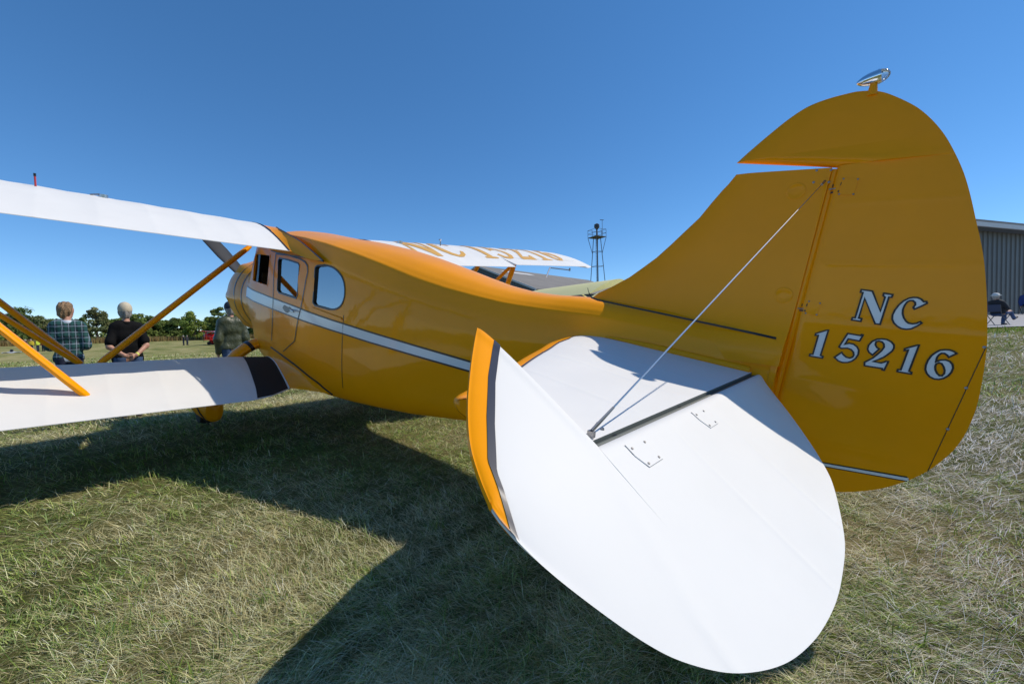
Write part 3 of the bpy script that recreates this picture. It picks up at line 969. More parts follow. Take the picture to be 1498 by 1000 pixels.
tw = MB(); c = (.12, 0, -.735); tw.loft([[(c[0] + r_ * math.cos(a), y_, c[2] + r_ * math.sin(a)) for a in np.linspace(0, 6.2832, 20, endpoint=False)] for y_, r_ in ((-.04, .07), (-.03, .10), (.03, .10), (.04, .07))]); bpart(tw, 'tail_wheel', M['rubber'])

# ---- tail surfaces: general strip foil
def foil(stn, prof, mapf, ct):
    """stn: (s, le, te, half thickness); prof(t); mapf(s, c, h)"""
    mb = MB(); secs = []
    for s, le, te, T in stn:
        up = [mapf(s, le + (te - le) * t, T * prof(t)) for t in ct[::-1]]
        lo = [mapf(s, le + (te - le) * t, -T * prof(t)) for t in ct[1:-1]]
        secs.append(up + lo)
    mb.loft(secs)
    return mb
CTT = [0, .004, .012, .03, .06, .10, .16, .24, .34, .46, .58, .70, .82, .91, .97, 1.0]
GLY = {
 'N': [[(-0.2767, 0.3794), (-0.3073, 0.3756), (-0.3381, 0.3057), (-0.3438, 0.3555), (-0.3376, 0.3614), (-0.3388, 0.3698), (-0.3624, 0.3659), (-0.3606, 0.3565), (-0.3536, 0.3571), (-0.3436, 0.2596), (-0.3301, 0.2603), (-0.2899, 0.3490), (-0.2832, 0.2761), (-0.2917, 0.2748), (-0.2905, 0.2649), (-0.2643, 0.2677), (-0.2656, 0.2766), (-0.2732, 0.2763), (-0.2823, 0.3689), (-0.2756, 0.3697)]],
 'C': [[(-0.4481, 0.3479), (-0.4420, 0.3465), (-0.4345, 0.3550), (-0.4253, 0.3594), (-0.4151, 0.3598), (-0.4040, 0.3561), (-0.3921, 0.3462), (-0.3823, 0.3311), (-0.3749, 0.3130), (-0.3712, 0.2960), (-0.3721, 0.2815), (-0.3780, 0.2685), (-0.3878, 0.2581), (-0.3992, 0.2510), (-0.4128, 0.2495), (-0.4241, 0.2528), (-0.4358, 0.2623), (-0.4470, 0.2746), (-0.4428, 0.2793), (-0.4337, 0.2722), (-0.4247, 0.2699), (-0.4150, 0.2713), (-0.4075, 0.2777), (-0.4008, 0.2884), (-0.3959, 0.3023), (-0.3947, 0.3166), (-0.3971, 0.3312), (-0.4015, 0.3427), (-0.4080, 0.3482), (-0.4152, 0.3487), (-0.4211, 0.3430), (-0.4229, 0.3351), (-0.4191, 0.3257), (-0.4228, 0.3199), (-0.4365, 0.3301), (-0.4504, 0.3421)]],
 '1': [[(-0.2028, 0.2227), (-0.1916, 0.1236), (-0.1997, 0.1206), (-0.1983, 0.1140), (-0.1582, 0.1161), (-0.1589, 0.1238), (-0.1676, 0.1241), (-0.1748, 0.1993), (-0.1656, 0.1981), (-0.1663, 0.2057), (-0.1987, 0.2223)]],
 '5': [[(-0.2602, 0.2171), (-0.2971, 0.2135), (-0.2988, 0.2178), (-0.3036, 0.2163), (-0.2968, 0.1933), (-0.2644, 0.1971), (-0.2577, 0.1766), (-0.2689, 0.1813), (-0.2816, 0.1800), (-0.2928, 0.1714), (-0.2990, 0.1601), (-0.2996, 0.1439), (-0.2947, 0.1288), (-0.2854, 0.1169), (-0.2738, 0.1098), (-0.2598, 0.1074), (-0.2463, 0.1114), (-0.2334, 0.1229), (-0.2524, 0.1447), (-0.2583, 0.1363), (-0.2681, 0.1285), (-0.2778, 0.1270), (-0.2850, 0.1313), (-0.2878, 0.1400), (-0.2848, 0.1508), (-0.2774, 0.1589), (-0.2667, 0.1625), (-0.2558, 0.1608), (-0.2497, 0.1589), (-0.2417, 0.1640)]],
 '2': [[(-0.3534, 0.1723), (-0.3384, 0.1480), (-0.3275, 0.1564), (-0.3223, 0.1676), (-0.3233, 0.1819), (-0.3310, 0.1969), (-0.3430, 0.2064), (-0.3547, 0.2090), (-0.3677, 0.2087), (-0.3807, 0.2017), (-0.3891, 0.1921), (-0.3907, 0.1807), (-0.3873, 0.1695), (-0.3790, 0.1574), (-0.3692, 0.1450), (-0.3562, 0.1340), (-0.3437, 0.1252), (-0.3649, 0.1235), (-0.3730, 0.1279), (-0.3768, 0.1315), (-0.3828, 0.1315), (-0.3762, 0.0987), (-0.3707, 0.0997), (-0.3707, 0.1042), (-0.3602, 0.1047), (-0.3220, 0.1059), (-0.3206, 0.1189), (-0.3230, 0.1207), (-0.3405, 0.1374), (-0.3508, 0.1520), (-0.3604, 0.1674), (-0.3650, 0.1809), (-0.3629, 0.1914), (-0.3569, 0.1984), (-0.3486, 0.2003), (-0.3417, 0.1970), (-0.3410, 0.1863), (-0.3459, 0.1771)]],
 '1B': [[(-0.4508, 0.1999), (-0.4389, 0.1065), (-0.4460, 0.1040), (-0.4454, 0.0981), (-0.4101, 0.1001), (-0.4105, 0.1076), (-0.4180, 0.1084), (-0.4268, 0.1793), (-0.4177, 0.1760), (-0.4181, 0.1832), (-0.4475, 0.1995)]],
 '6': [[(-0.5409, 0.1847), (-0.5247, 0.1694), (-0.5208, 0.1752), (-0.5138, 0.1805), (-0.5070, 0.1803), (-0.5016, 0.1740), (-0.4984, 0.1651), (-0.4979, 0.1502), (-0.5076, 0.1574), (-0.5185, 0.1601), (-0.5290, 0.1564), (-0.5363, 0.1476), (-0.5393, 0.1354), (-0.5376, 0.1213), (-0.5320, 0.1083), (-0.5234, 0.0983), (-0.5129, 0.0924), (-0.5015, 0.0920), (-0.4905, 0.0973), (-0.4820, 0.1070), (-0.4767, 0.1202), (-0.4761, 0.1352), (-0.4789, 0.1526), (-0.4845, 0.1684), (-0.4930, 0.1809), (-0.5019, 0.1897), (-0.5127, 0.1932), (-0.5237, 0.1939), (-0.5327, 0.1907)], [(-0.5052, 0.1477), (-0.5117, 0.1461), (-0.5174, 0.1369), (-0.5216, 0.1248), (-0.5219, 0.1137), (-0.5180, 0.1056), (-0.5124, 0.1054), (-0.5058, 0.1116), (-0.5004, 0.1227), (-0.4983, 0.1335), (-0.4995, 0.1430)]],
}

# ---- fin
def interp(v, pts):
    a = np.array(sorted(pts)); return float(np.interp(v, a[:, 0], a[:, 1]))
def hinge_x(z): return -.065 - (z + .064) * .0855
FINLE = smooth([(.05, .90), (.20, .885), (.289, .848), (.328, .779), (.387, .666), (.451, .576), (.516, .493), (.604, .406), (.674, .334), (.77, .264), (.847, .195)])
def fin_T(z): return .027 - .012 * (z - .2) + .055 * math.exp(-max(0, z - .15) / .055)
def fin_h(x, z):
    le = interp(z, FINLE); te = hinge_x(z) + .008
    t = min(1, max(0, (le - x) / (le - te)))
    return fin_T(z) * (min(1, t / .22) ** .55 if t < .22 else 1 - .22 * ((t - .22) / .78) ** 1.5)
def fin_build():
    mb = MB(); secs = []
    for z in [.06, .10, .14, .17, .20, .22, .24, .26, .285, .31, .35, .40, .45, .50, .56, .62, .68, .74, .79, .815, .826]:
        le = interp(z, FINLE) if z < .82 else .1965; te = hinge_x(z) + .008
        xs_ = [le + (te - le) * t for t in CTT]
        top = lambda x, z: z + (.022 * (x + .14) / .335 if z > .82 else 0)
        secs.append([(x, fin_h(x, z), top(x, z)) for x in xs_[::-1]] + [(x, -fin_h(x, z), top(x, z)) for x in xs_[1:]])
    mb.loft(secs)
    return bpart(mb, 'fin', M['orange'], sharp=40)
FIN = fin_build()
for sd in (1, -1):
    mb = MB()
    def fsurf(x, z): return max(fin_h(x, z), ysurf(x, z) if x > -.05 else 0) + .0025
    pts = [(.80, .33), (.79, .305), (.775, .283), (.74, .272)] + [(x, .278 + (x - .782) * .1284) for x in np.linspace(.70, -.045, 22)]
    A = np.array(pts)
    vs = []
    for o in (.0045, -.0045):
        vs += [(x, sd * fsurf(x, z + o), z + o) for x, z in A]
    n = len(A)
    mb.add(vs, [(i, i + 1, i + 1 + n, i + n) for i in range(n - 1)])
    bpart(mb, 'fin_pinstripe', M['black'], FIN)
# inspection discs, screws and brace plates on the fin
def disc(name, c, r, h, m, parent, n=24, ring=None):
    """round plate lying against a side surface (normal +-y)"""
    x, y, z = c; sd = 1 if y > 0 else -1
    mb = MB(); secs = []
    for rr, hh in ((r, 0), (r * .93, h), (r * .80, h), (r * .72, h * .25), (r * .3, h * .25), (r * .02, h * .25)) if ring else ((r, -.001), (r, h * .6), (r * .7, h), (r * .05, h)):
        secs.append([(x + rr * math.cos(a), y + sd * hh, z + rr * math.sin(a)) for a in np.linspace(0, 6.2832, n, endpoint=False)])
    mb.loft(secs)
    return bpart(mb, name, m, parent, sharp=50)
for sd in (1, -1):
    for x, z in ((-.030, .752), (-.042, .345)):
        disc('inspection_ring', (x, sd * (fin_h(x, z) + .0004), z), .033, .0016, M['orange'], FIN, ring=True)
    for x, z in ((-.087, .822), (-.131, .818), (-.083, .779), (-.130, .774)):
        disc('screw', (x, sd * fin_h(x, z), z), .0042, .0022, M['screw'], FIN, 10)
# tail post strip with its screws
for sd in (1, -1):
    mb = MB(); zz = np.linspace(-.29, .165, 12)
    vs = [(hinge_x(z) + .012 + .022 * q, sd * (max(ysurf(max(-.055, hinge_x(z) + .02), z), .045) + .0035), z) for q in (0, 1) for z in zz]
    mb.add(vs, [(i, i + 1, i + 13, i + 12) for i in range(11)])
    bpart(mb, 'tail_post_strip', M['orange'], fus)

# ---- rudder
RTE = smooth([(-.418, -.09), (-.416, -.17), (-.407, -.237), (-.393, -.304), (-.369, -.363), (-.327, -.432), (-.276, -.489), (-.225, -.531), (-.175, -.560), (-.124, -.583), (-.059, -.599), (.026, -.608), (.123, -.607), (.202, -.603), (.271, -.595), (.357, -.582), (.455, -.564), (.528, -.547), (.601, -.526), (.703, -.496), (.779, -.469), (.867, -.428), (.924, -.394), (.969, -.360), (1.003, -.328), (1.043, -.279), (1.07, -.238), (1.084, -.198), (1.0895, -.165)])
RLE = [(.829, -.141), (.848, -.05)] + smooth([(.898, .203), (.941, .156), (1.005, .079), (1.045, .025), (1.073, -.028), (1.086, -.089), (1.0895, -.150)])
def rle(z): return hinge_x(z) - .006 if z < .829 else interp(z, RLE)
RIBS = [-.20, .02, .245, .47, .69, .845]
def rud_h(x, z):
    le = rle(z); te = interp(z, RTE); c = max(le - te, 1e-4)
    d = max(0, le - x); t = min(1, d / c)
    nl = .024 if z < .829 else min(.16, c * .45)
    T = .025 * min(1, (c / .16)) ** .6 * min(1, .25 + 3.5 * max(0, 1.09 - z)) * min(1, .3 + 4 * (z + .42))
    h = T * math.sqrt(max(0, 1 - max(0, 1 - d / nl) ** 2)) * (1 - .84 * max(0, (d - nl) / max(c - nl, 1e-4)))
    rb = min(abs(z - r) for r in RIBS)
    h += .0007 * math.exp(-(rb / .010) ** 2) * (1 if .03 < d < c - .01 else 0)
    h -= .0010 * (min(rb, .11) / .11) ** 2 * math.sin(math.pi * t) * (1 if d > nl else 0)
    return max(h, .0016)
zs = set(np.linspace(-.418, .828, 60)) | set(np.linspace(.8295, .898, 12)) | set(-.418 + .14 * (1 - np.cos(np.linspace(0, math.pi / 2, 14)))) | set(1.0895 - .19 * (1 - np.sin(np.linspace(0, math.pi / 2, 34)))) | {r + o for r in RIBS for o in (-.022, -.012, -.006, 0, .006, .012, .022)}
zs = sorted(z for z in zs if -.418 <= z <= 1.0895)
CTR = [0, .006, .015, .03, .05, .08, .12, .17, .23, .30, .38, .47, .56, .66, .76, .86, .94, 1.0]
mb = MB(); secs = []
for z in zs:
    le = rle(z); te = interp(z, RTE)
    xx = [le + (te - le) * t for t in CTR]
    secs.append([(x, rud_h(x, z), z) for x in xx[::-1]] + [(x, -rud_h(x, z), z) for x in xx[1:-1]])
mb.loft(secs)
RUD = bpart(mb, 'rudder', M['orange'], sharp=40)

hp_ = MB(); hp_.tube([(hinge_x(z), 0, z) for z in (-.36, .2, .822)], [.019, .018, .012], 12); bpart(hp_, 'gap_filler', M['orange'], RUD)  # tube added to stop sunlight passing between fin and rudder
def tri_area_ok(p, q, r): return abs((q[0] - p[0]) * (r[1] - p[1]) - (q[1] - p[1]) * (r[0] - p[0])) > 1e-12
def ribbon(ring, w):
    """closed ribbon of width w along a ring, mitred"""
    a = closed_ring(ring, w / 2); b = closed_ring(ring, -w / 2)
    n = len(ring)
    return [tuple(p) for p in a] + [tuple(p) for p in b], [(i, (i + 1) % n, (i + 1) % n + n, i + n) for i in range(n)]
for sd in (1, -1):
    for ch, rings in GLY.items():
        if sd == -1:
            # mirrored so that it reads correctly from the other side
            cx = -.372 if ch not in 'NC' else -.36
            rings = [[(2 * cx - a, b) for a, b in r] for r in rings]
        v, f = subdivided(*glyph_tris(rings), .035)
        part('registration_letter', [(a, sd * (rud_h(a, b) + .0016), b) for a, b, _ in v], f, M['stripe'], RUD, sharp=None)
        for r in rings:
            v, f = ribbon(r, .0052)
            part('letter_outline', [(a, sd * (rud_h(a, b) + .0028), b) for a, b in v], f, M['black'], RUD, sharp=None)
def rud_strip(name, p, q, w, m, lift, n=16):
    p = np.array(p); q = np.array(q); t = (q - p) / np.linalg.norm(q - p); nn = np.array([-t[1], t[0]])
    for sd in (1, -1):
        vs = []
        for o in (-.5, .5):
            for u in np.linspace(0, 1, n):
                a = p + (q - p) * u + nn * w * o
                vs.append((a[0], sd * (rud_h(a[0], a[1]) + lift), a[1]))
        part(name, vs, [(i, i + 1, i + 1 + n, i + n) for i in range(n - 1)], m, RUD)
rud_strip('rudder_stripe_edge', (-.12, -.312), (-.487, -.271), .019, M['black'], .0014)
rud_strip('rudder_stripe', (-.12, -.312), (-.490, -.271), .0105, M['stripe'], .0026)
rud_strip('trim_tab_seam', (-.600, .215), (-.531, -.225), .0022, M['black'], .001)
for sd in (1, -1):
    for x, z in ((-.597, .213), (-.577, .076), (-.556, -.069)):
        disc('screw', (x, sd * rud_h(x, z), z), .0045, .0022, M['screw'], RUD, 10)
    for z0, sc in ((.768, 1.0), (.318, .85)):
        hx = hinge_x(z0)
        pl = MB()
        q = [(hx - .036, z0 + .012), (hx - .080, z0 + .006), (hx - .074, z0 - .050), (hx - .030, z0 - .046)]
        q = [(hx + (a - hx) * sc, z0 + (b - z0) * sc) for a, b in q]
        pl.add([(a, sd * (rud_h(a, b) + o), b) for o in (.0002, .0022) for a, b in q], [(0, 1, 2, 3), (4, 5, 6, 7)] + [(i, (i + 1) % 4, (i + 1) % 4 + 4, i + 4) for i in range(4)])
        hp = bpart(pl, 'hinge_plate', M['orange'], RUD)
        for a, b in q:
            disc('screw', (a * .93 + sum(k[0] for k in q) / 4 * .07, sd * (rud_h(a, b) + .0022), b * .93 + sum(k[1] for k in q) / 4 * .07), .0030, .002, M['screw'], RUD, 10)
        # slot and hinge arm
        sl = MB(); sl.add([(hx + a * sc, sd * (rud_h(min(hx + a * sc, hx - .008), z0 + b) + .0012), z0 + b * sc) for a, b in ((-.006, -.002), (-.034, -.001), (-.032, -.012), (-.006, -.013))] , [(0, 1, 2, 3)])
        sl.add([(hx + a * sc, sd * (rud_h(min(hx + a * sc, hx - .008), z0 + b) + .0012), z0 + b * sc) for a, b in ((-.004, -.030), (-.030, -.030), (-.030, -.036), (-.004, -.037))], [(0, 1, 2, 3)])
        bpart(sl, 'hinge_slot', M['black'], RUD)
        ar = MB(); ar.tube([(hx + .002, sd * .017, z0 - .021), (hx - .036 * sc, sd * .0225, z0 - .020)], .0026 * sc, 8)
        bpart(ar, 'hinge_pin', M['screw'], RUD)
# tail lamp on its post
lp = MB(); lp.tube([(-.212, 0, 1.065), (-.212, 0, 1.105)], [(.016, .011), (.010, .008)], 12, flat=(1, 0, 0)); bpart(lp, 'lamp_post', M['orange'], RUD)
ax = np.array((-.0985, 0, .014)); ax /= np.linalg.norm(ax); up_ = np.cross((0, 1, 0), ax)
def pod(name, prof, m, n=24):
    mb = MB()
    secs = [[np.array((-.162, 0, 1.1165)) + ax * d + r * (np.array((0, 1, 0)) * math.cos(a) + up_ * math.sin(a)) for a in np.linspace(0, 6.2832, n, endpoint=False)] for d, r in prof]
    mb.loft(secs); return bpart(mb, name, m, RUD, sharp=60)
pod('tail_lamp', [(0, .0015), (.003, .006), (.010, .0115), (.020, .0165), (.033, .0205), (.047, .0225), (.060, .0232), (.068, .0228)], M['chrome'])
pod('lamp_bezel', [(.060, .0228), (.060, .0245), (.0635, .0245), (.0635, .0228)], M['chrome'])
pod('lamp_lens', [(.0672, .0222), (.074, .0205), (.082, .0165), (.089, .010), (.092, .003)], M['lens'])

# ---- stabilizer
STL = smooth([(-.1, .83), (0, .83), (.10, .828), (.17, .823), (.314, .80), (.517, .735), (.69, .655), (.855, .583), (.97, .529), (1.05, .49), (1.2, .425), (1.30, .383), (1.36, .357), (1.385, .340), (1.394, .322)])
def st_te(y): return .022 if y < 1.332 else min(.022 + (y - 1.332) * 4.8, interp(y, STL) - .006)
STE = 1.394
def st_h(x, y):
    le = interp(abs(y), STL); c = le - .022; d = max(0, le - x); t = min(1, d / c)
    T = .033 - .010 * abs(y) / 1.33
    ph = min(abs(abs(y) - r) for r in (.25, .52, .79, 1.06))
    return T * (math.sqrt(max(0, 1 - (1 - min(t, .3) / .3) ** 2))) * (1 - .42 * max(0, (t - .3) / .7)) + .0010 * math.exp(-(ph / .010) ** 2) * (1 if .05 < t < .97 else 0) + .0008
ELD = R(30.5)
ELT = smooth([(.045, -.030), (.126, -.098), (.24, -.187), (.384, -.281), (.503, -.341), (.594, -.369), (.738, -.398), (.858, -.415), (.987, -.419), (1.093, -.416), (1.196, -.404), (1.274, -.388), (1.337, -.369), (1.395, -.343), (1.446, -.312), (1.493, -.27), (1.521, -.233), (1.547, -.185), (1.575, -.123), (1.591, -.074), (1.5985, -.03)])
ELL = smooth([(1.336, .378), (1.36, .352), (1.429, .273), (1.509, .174), (1.561, .096), (1.585, .039), (1.5985, -.012)])
def el_le(y): return .008 if y < 1.336 else interp(y, ELL)
def el_h(c, y):
    le = el_le(y); te = interp(y, ELT)
    T = .030 * (1 - .22 * y) * (math.sqrt(max(0.02, 1 - max(0, (y - 1.38) / .222) ** 2)) if y > 1.38 else 1)
    if c > -.004 and y >= 1.336:
        u = (c + .004) / max(le + .004, .001)
        h = T * math.sqrt(max(0, 1 - u ** 2.0))
    else:
        nl = .030
        d = .008 - c
        h = T * (1 - .86 * min(1, d / max(.008 - te, 1e-3)))
        if y < 1.336: h *= math.sqrt(max(0, 1 - max(0, 1 - d / nl) ** 2))
    yr = 1.345 + .29 * max(0, -c)
    h += .0026 * math.exp(-((y - yr) / .010) ** 2) * (1 if c > te + .01 else 0)
    ph = min(abs(y - r) for r in (.25, .52, .79, 1.06))
    h += .0013 * math.exp(-(ph / .010) ** 2) * (1 if te + .02 < c < -.03 else 0)
    return max(h, .0022)
def el_map(c, y, h, sd):
    return (c * math.cos(ELD) - h * math.sin(ELD) + .004, sd * y, c * math.sin(ELD) + h * math.cos(ELD))
ysE = set(np.linspace(.05, 1.2, 44)) | set(np.linspace(1.2, 1.335, 16)) | {1.3361} | set(np.linspace(1.345, 1.5, 20)) | set(1.5985 - .0985 * (1 - np.sin(np.linspace(0, math.pi / 2, 30)))) | {r + o for r in (.25, .52, .79, 1.06) for o in (-.02, -.011, -.005, 0, .005, .011, .02)}
ysS = set(np.linspace(.02, 1.27, 40)) | {1.285, 1.30, 1.318, 1.332, 1.345, 1.36, 1.372, 1.381, 1.388, 1.392, STE} | {r + o for r in (.25, .52, .79, 1.06) for o in (-.02, -.011, -.005, 0, .005, .011, .02)}
for sd in (1, -1):
    mb = MB(); secs = []
    for y in sorted(ysS):
        le = interp(y, STL)
        xx = [le + (st_te(y) - le) * t for t in CTT]
        secs.append([(x, sd * y, st_h(x, y)) for x in xx[::-1]] + [(x, sd * y, -st_h(x, y)) for x in xx[1:]])
    mb.loft(secs); ST = bpart(mb, 'stabilizer', [M['white'], M['orange'], M['gap']], sharp=40)
    for f in ST.data.polygons:
        if abs(f.center[1]) > 1.30 and f.center[0] > .17: f.material_index = 1
        elif f.center[0] < .0225: f.material_index = 2  # rear face coloured dark as the shade of the gap
    def st_band(name, d0, d1, m, lift, ylo):
        mb = MB(); secs = []
        for y in sorted(ysS):
            if y < ylo: continue
            le = interp(y, STL)
            k = min(1, (y - ylo) / .25 + .05) * min(1, (le - st_te(y)) / .06)
            w_ = min(.10 * float(sstep(1.2, 1.32, y)), max(0, le - st_te(y) - .06))
            dd = [d0 + (w_ if d0 else 0) + (d1 + w_ - (d0 + (w_ if d0 else 0))) * q for q in (0, .1, .3, .6, 1)]
            if d0 == 0: dd[0] = -.003
            top = [(le - d * k, sd * y, st_h(le - d * k, y) + lift) for d in dd[::-1]]
            bot = [(le - d * k, sd * y, -st_h(le - d * k, y) - lift) for d in dd]
            secs.append(top + bot if d0 == 0 else top)
        mb.loft(secs, closed=False, cap=False); bpart(mb, name, m, ST, sharp=50)
    st_band('leading_edge_band', 0, .050, M['orange'], .0016, .14)
    st_band('leading_edge_pinstripe', .049, .057, M['pin'], .0026, .14)
    mb = MB(); secs = []
    for y in sorted(ysE):
        le = el_le(y); te = interp(y, ELT)
        cc = [le + (te - le) * t for t in CTR]
        if y >= 1.336:
            cc = sorted(set(list(np.linspace(le, min(le, -.004), 9)) + list(np.linspace(-.0041, te, 10))), reverse=True)
            cc = [le - (le - te) * q for q in np.linspace(0, 1, len(CTR))] if len(cc) != len(CTR) else cc
            q_ = np.linspace(0, 1, len(CTR)) ** 1.3
            cc = [le - (le - te) * q for q in q_]
        secs.append([el_map(c, y, el_h(c, y), sd) for c in cc[::-1]] + [el_map(c, y, -el_h(c, y), sd) for c in cc[1:-1]])
    mb.loft(secs); EL = bpart(mb, 'elevator', M['white'], sharp=40)
    # horn leading edge in yellow with a dark pinstripe
    PIN = [(1.336, .317), (1.433, .215), (1.507, .125), (1.562, .050), (1.5985, -.06)]
    def el_band(name, w0, w1, m, lift):
        mb = MB(); secs = []
        for y in sorted(q for q in ysE if q > 1.3355):
            le = el_le(y); te = interp(y, ELT); p = max(interp(y, PIN), te + .002)
            a = le + .0025 if w0 is None else p + w0
            b = p if w0 is None else p + w1
            cc = [a + (b - a) * q for q in (0, .05, .15, .35, .65, 1)] if w0 is None else [a, b]
            cc = [min(max(c, te), le + .003) for c in cc]
            top = [el_map(c, y, el_h(c, y) + lift, sd) for c in cc[::-1]]
            bot = [el_map(c, y, -el_h(c, y) - lift, sd) for c in cc]
            secs.append(top + bot if w0 is None else top)
        mb.loft(secs, closed=False, cap=False); return bpart(mb, name, m, EL, sharp=60)
    el_band('horn_edge_band', None, 0, M['orange'], .0016)
    el_band('horn_pinstripe', .004, -.018, M['pin'], .0028)
    # inner face of the horn tip is yellow too
    # hinge brackets with screws, arms across the gap
    for dy in (0, -.355):
        pl = MB()
        q = [(-.020, 1.268 + dy), (-.013, 1.237 + dy), (-.028, 1.229 + dy), (-.066, 1.253 + dy), (-.066, 1.188 + dy), (-.021, 1.182 + dy), (-.016, 1.20 + dy)]
        q = [(-.018, 1.262 + dy), (-.045, 1.262 + dy), (-.074, 1.250 + dy), (-.074, 1.190 + dy), (-.018, 1.190 + dy)]
        n = len(q)
        pl.add([el_map(c, y, el_h(c, y) + o, sd) for o in (.0004, .0016) for c, y in q], [tuple(range(n)), tuple(range(n, 2 * n))] + [(i, (i + 1) % n, (i + 1) % n + n, i + n) for i in range(n)])
        bpart(pl, 'hinge_plate', M['white'], EL)
        ou = MB(); pts = [(-.018, 1.262 + dy), (-.040, 1.262 + dy), (-.074, 1.250 + dy), (-.074, 1.190 + dy)]
        ou.tube([el_map(c, y, el_h(c, y) + .0010, sd) for c, y in pts], .0007, 5); bpart(ou, 'plate_seam', M['seam'], EL)
        for c, y in ((-.030, 1.252 + dy), (-.068, 1.244 + dy), (-.068, 1.198 + dy), (-.030, 1.198 + dy)):
            sc_ = MB(); h = el_h(c, y)
            sc_.tube([el_map(c, y, h, sd), el_map(c, y, h + .003, sd)], [.0033, .0026], 10); bpart(sc_, 'screw', M['screw'], EL)
        ar = MB(); ar.tube([(.020, sd * (1.225 + dy), .004), el_map(-.022, 1.225 + dy, .014, sd)], [(.012, .006), (.012, .006)], 8, flat=(0, 1, 0)); bpart(ar, 'hinge_arm', M['black'], EL)
    for x, y in ((.264, 1.198), (.069, 1.291), (.040, 1.240), (.060, 1.225), (.040, 1.300)):
        sc_ = MB(); sc_.tube([(x, sd * y, st_h(x, y)), (x, sd * y, st_h(x, y) + .004)], [.0042, .0034], 10); bpart(sc_, 'screw', M['screw'], ST)
    ht = MB(); ht.tube([(.012, sd * .04, -.002), (.012, sd * 1.328, -.002)], .0125, 8); bpart(ht, 'gap_filler', M['gap'], ST)  # dark tube added inside the gap so that it reads as shade
    # brace rod from the fin to the stabilizer
    a = np.array((-.119, sd * .026, .777)); b = np.array((.030, sd * 1.300, .030)); u = (b - a) / np.linalg.norm(b - a)
    rd = MB(); rd.tube([a, b], .0020, 8); rod = bpart(rd, 'brace_rod', M['steel'])
    ck = MB(); ck.tube([b - u * .075, b - u * .02, b], [(.0026, .0026), (.0042, .003), (.0042, .003)], 8); bpart(ck, 'clevis', M['screw'], rod)
    ck = MB(); ck.box(b - (0, 0, .006), (.014, .008, .012)); bpart(ck, 'rod_fitting', M['screw'], rod)
    ck = MB(); ck.tube([a - u * .0, a + u * .04], .0042, 8); bpart(ck, 'clevis', M['screw'], rod)
    # fairing strip along the stabilizer root
    fp = MB(); pts = []
    for x in np.linspace(.66, .03, 20):
        pts.append((x, sd * (ysurf(x, .03) + .004), st_h(x, .12) + .006))
    fp.tube(pts, [(.004 + .014 * min(1, (.67 - p[0]) / .25), .004 + .010 * min(1, (.67 - p[0]) / .2)) for p in pts], 10, flat=(0, 0, 1)); bpart(fp, 'root_fairing', M['orange'], ST, sharp=60)
    # the stabilizer is rigged a few degrees leading edge up
    for o in [ST] + list(ST.children):
        for v in o.data.vertices:
            v.co.z += .085 * max(0.0, v.co.x - .02)

# ================================================================== buildings
M['clad'] = mat('blue_grey_cladding', (0.085, 0.105, 0.125), 0.55, var=0.08, vscale=1.5)
M['clad2'] = mat('grey_cladding', (0.105, 0.10, 0.09), 0.5, var=0.08, vscale=0.8)
M['roof'] = mat('weathered_roof', (0.20, 0.185, 0.165), 0.75, var=0.2, vscale=0.5)
M['roof2'] = mat('dark_roof_sheet', (0.17, 0.165, 0.16), 0.7, var=0.15, vscale=0.6)
M['trim'] = mat('pale_trim', (0.42, 0.44, 0.46), 0.5)
M['roofpaint'] = mat('white_roof_paint', (0.72, 0.72, 0.70), 0.6, var=0.1)
M['doorp'] = mat('dark_door', (0.06, 0.07, 0.075), 0.6)
M['tower'] = mat('tower_steel', (0.07, 0.075, 0.085), 0.6, metal=0.3)

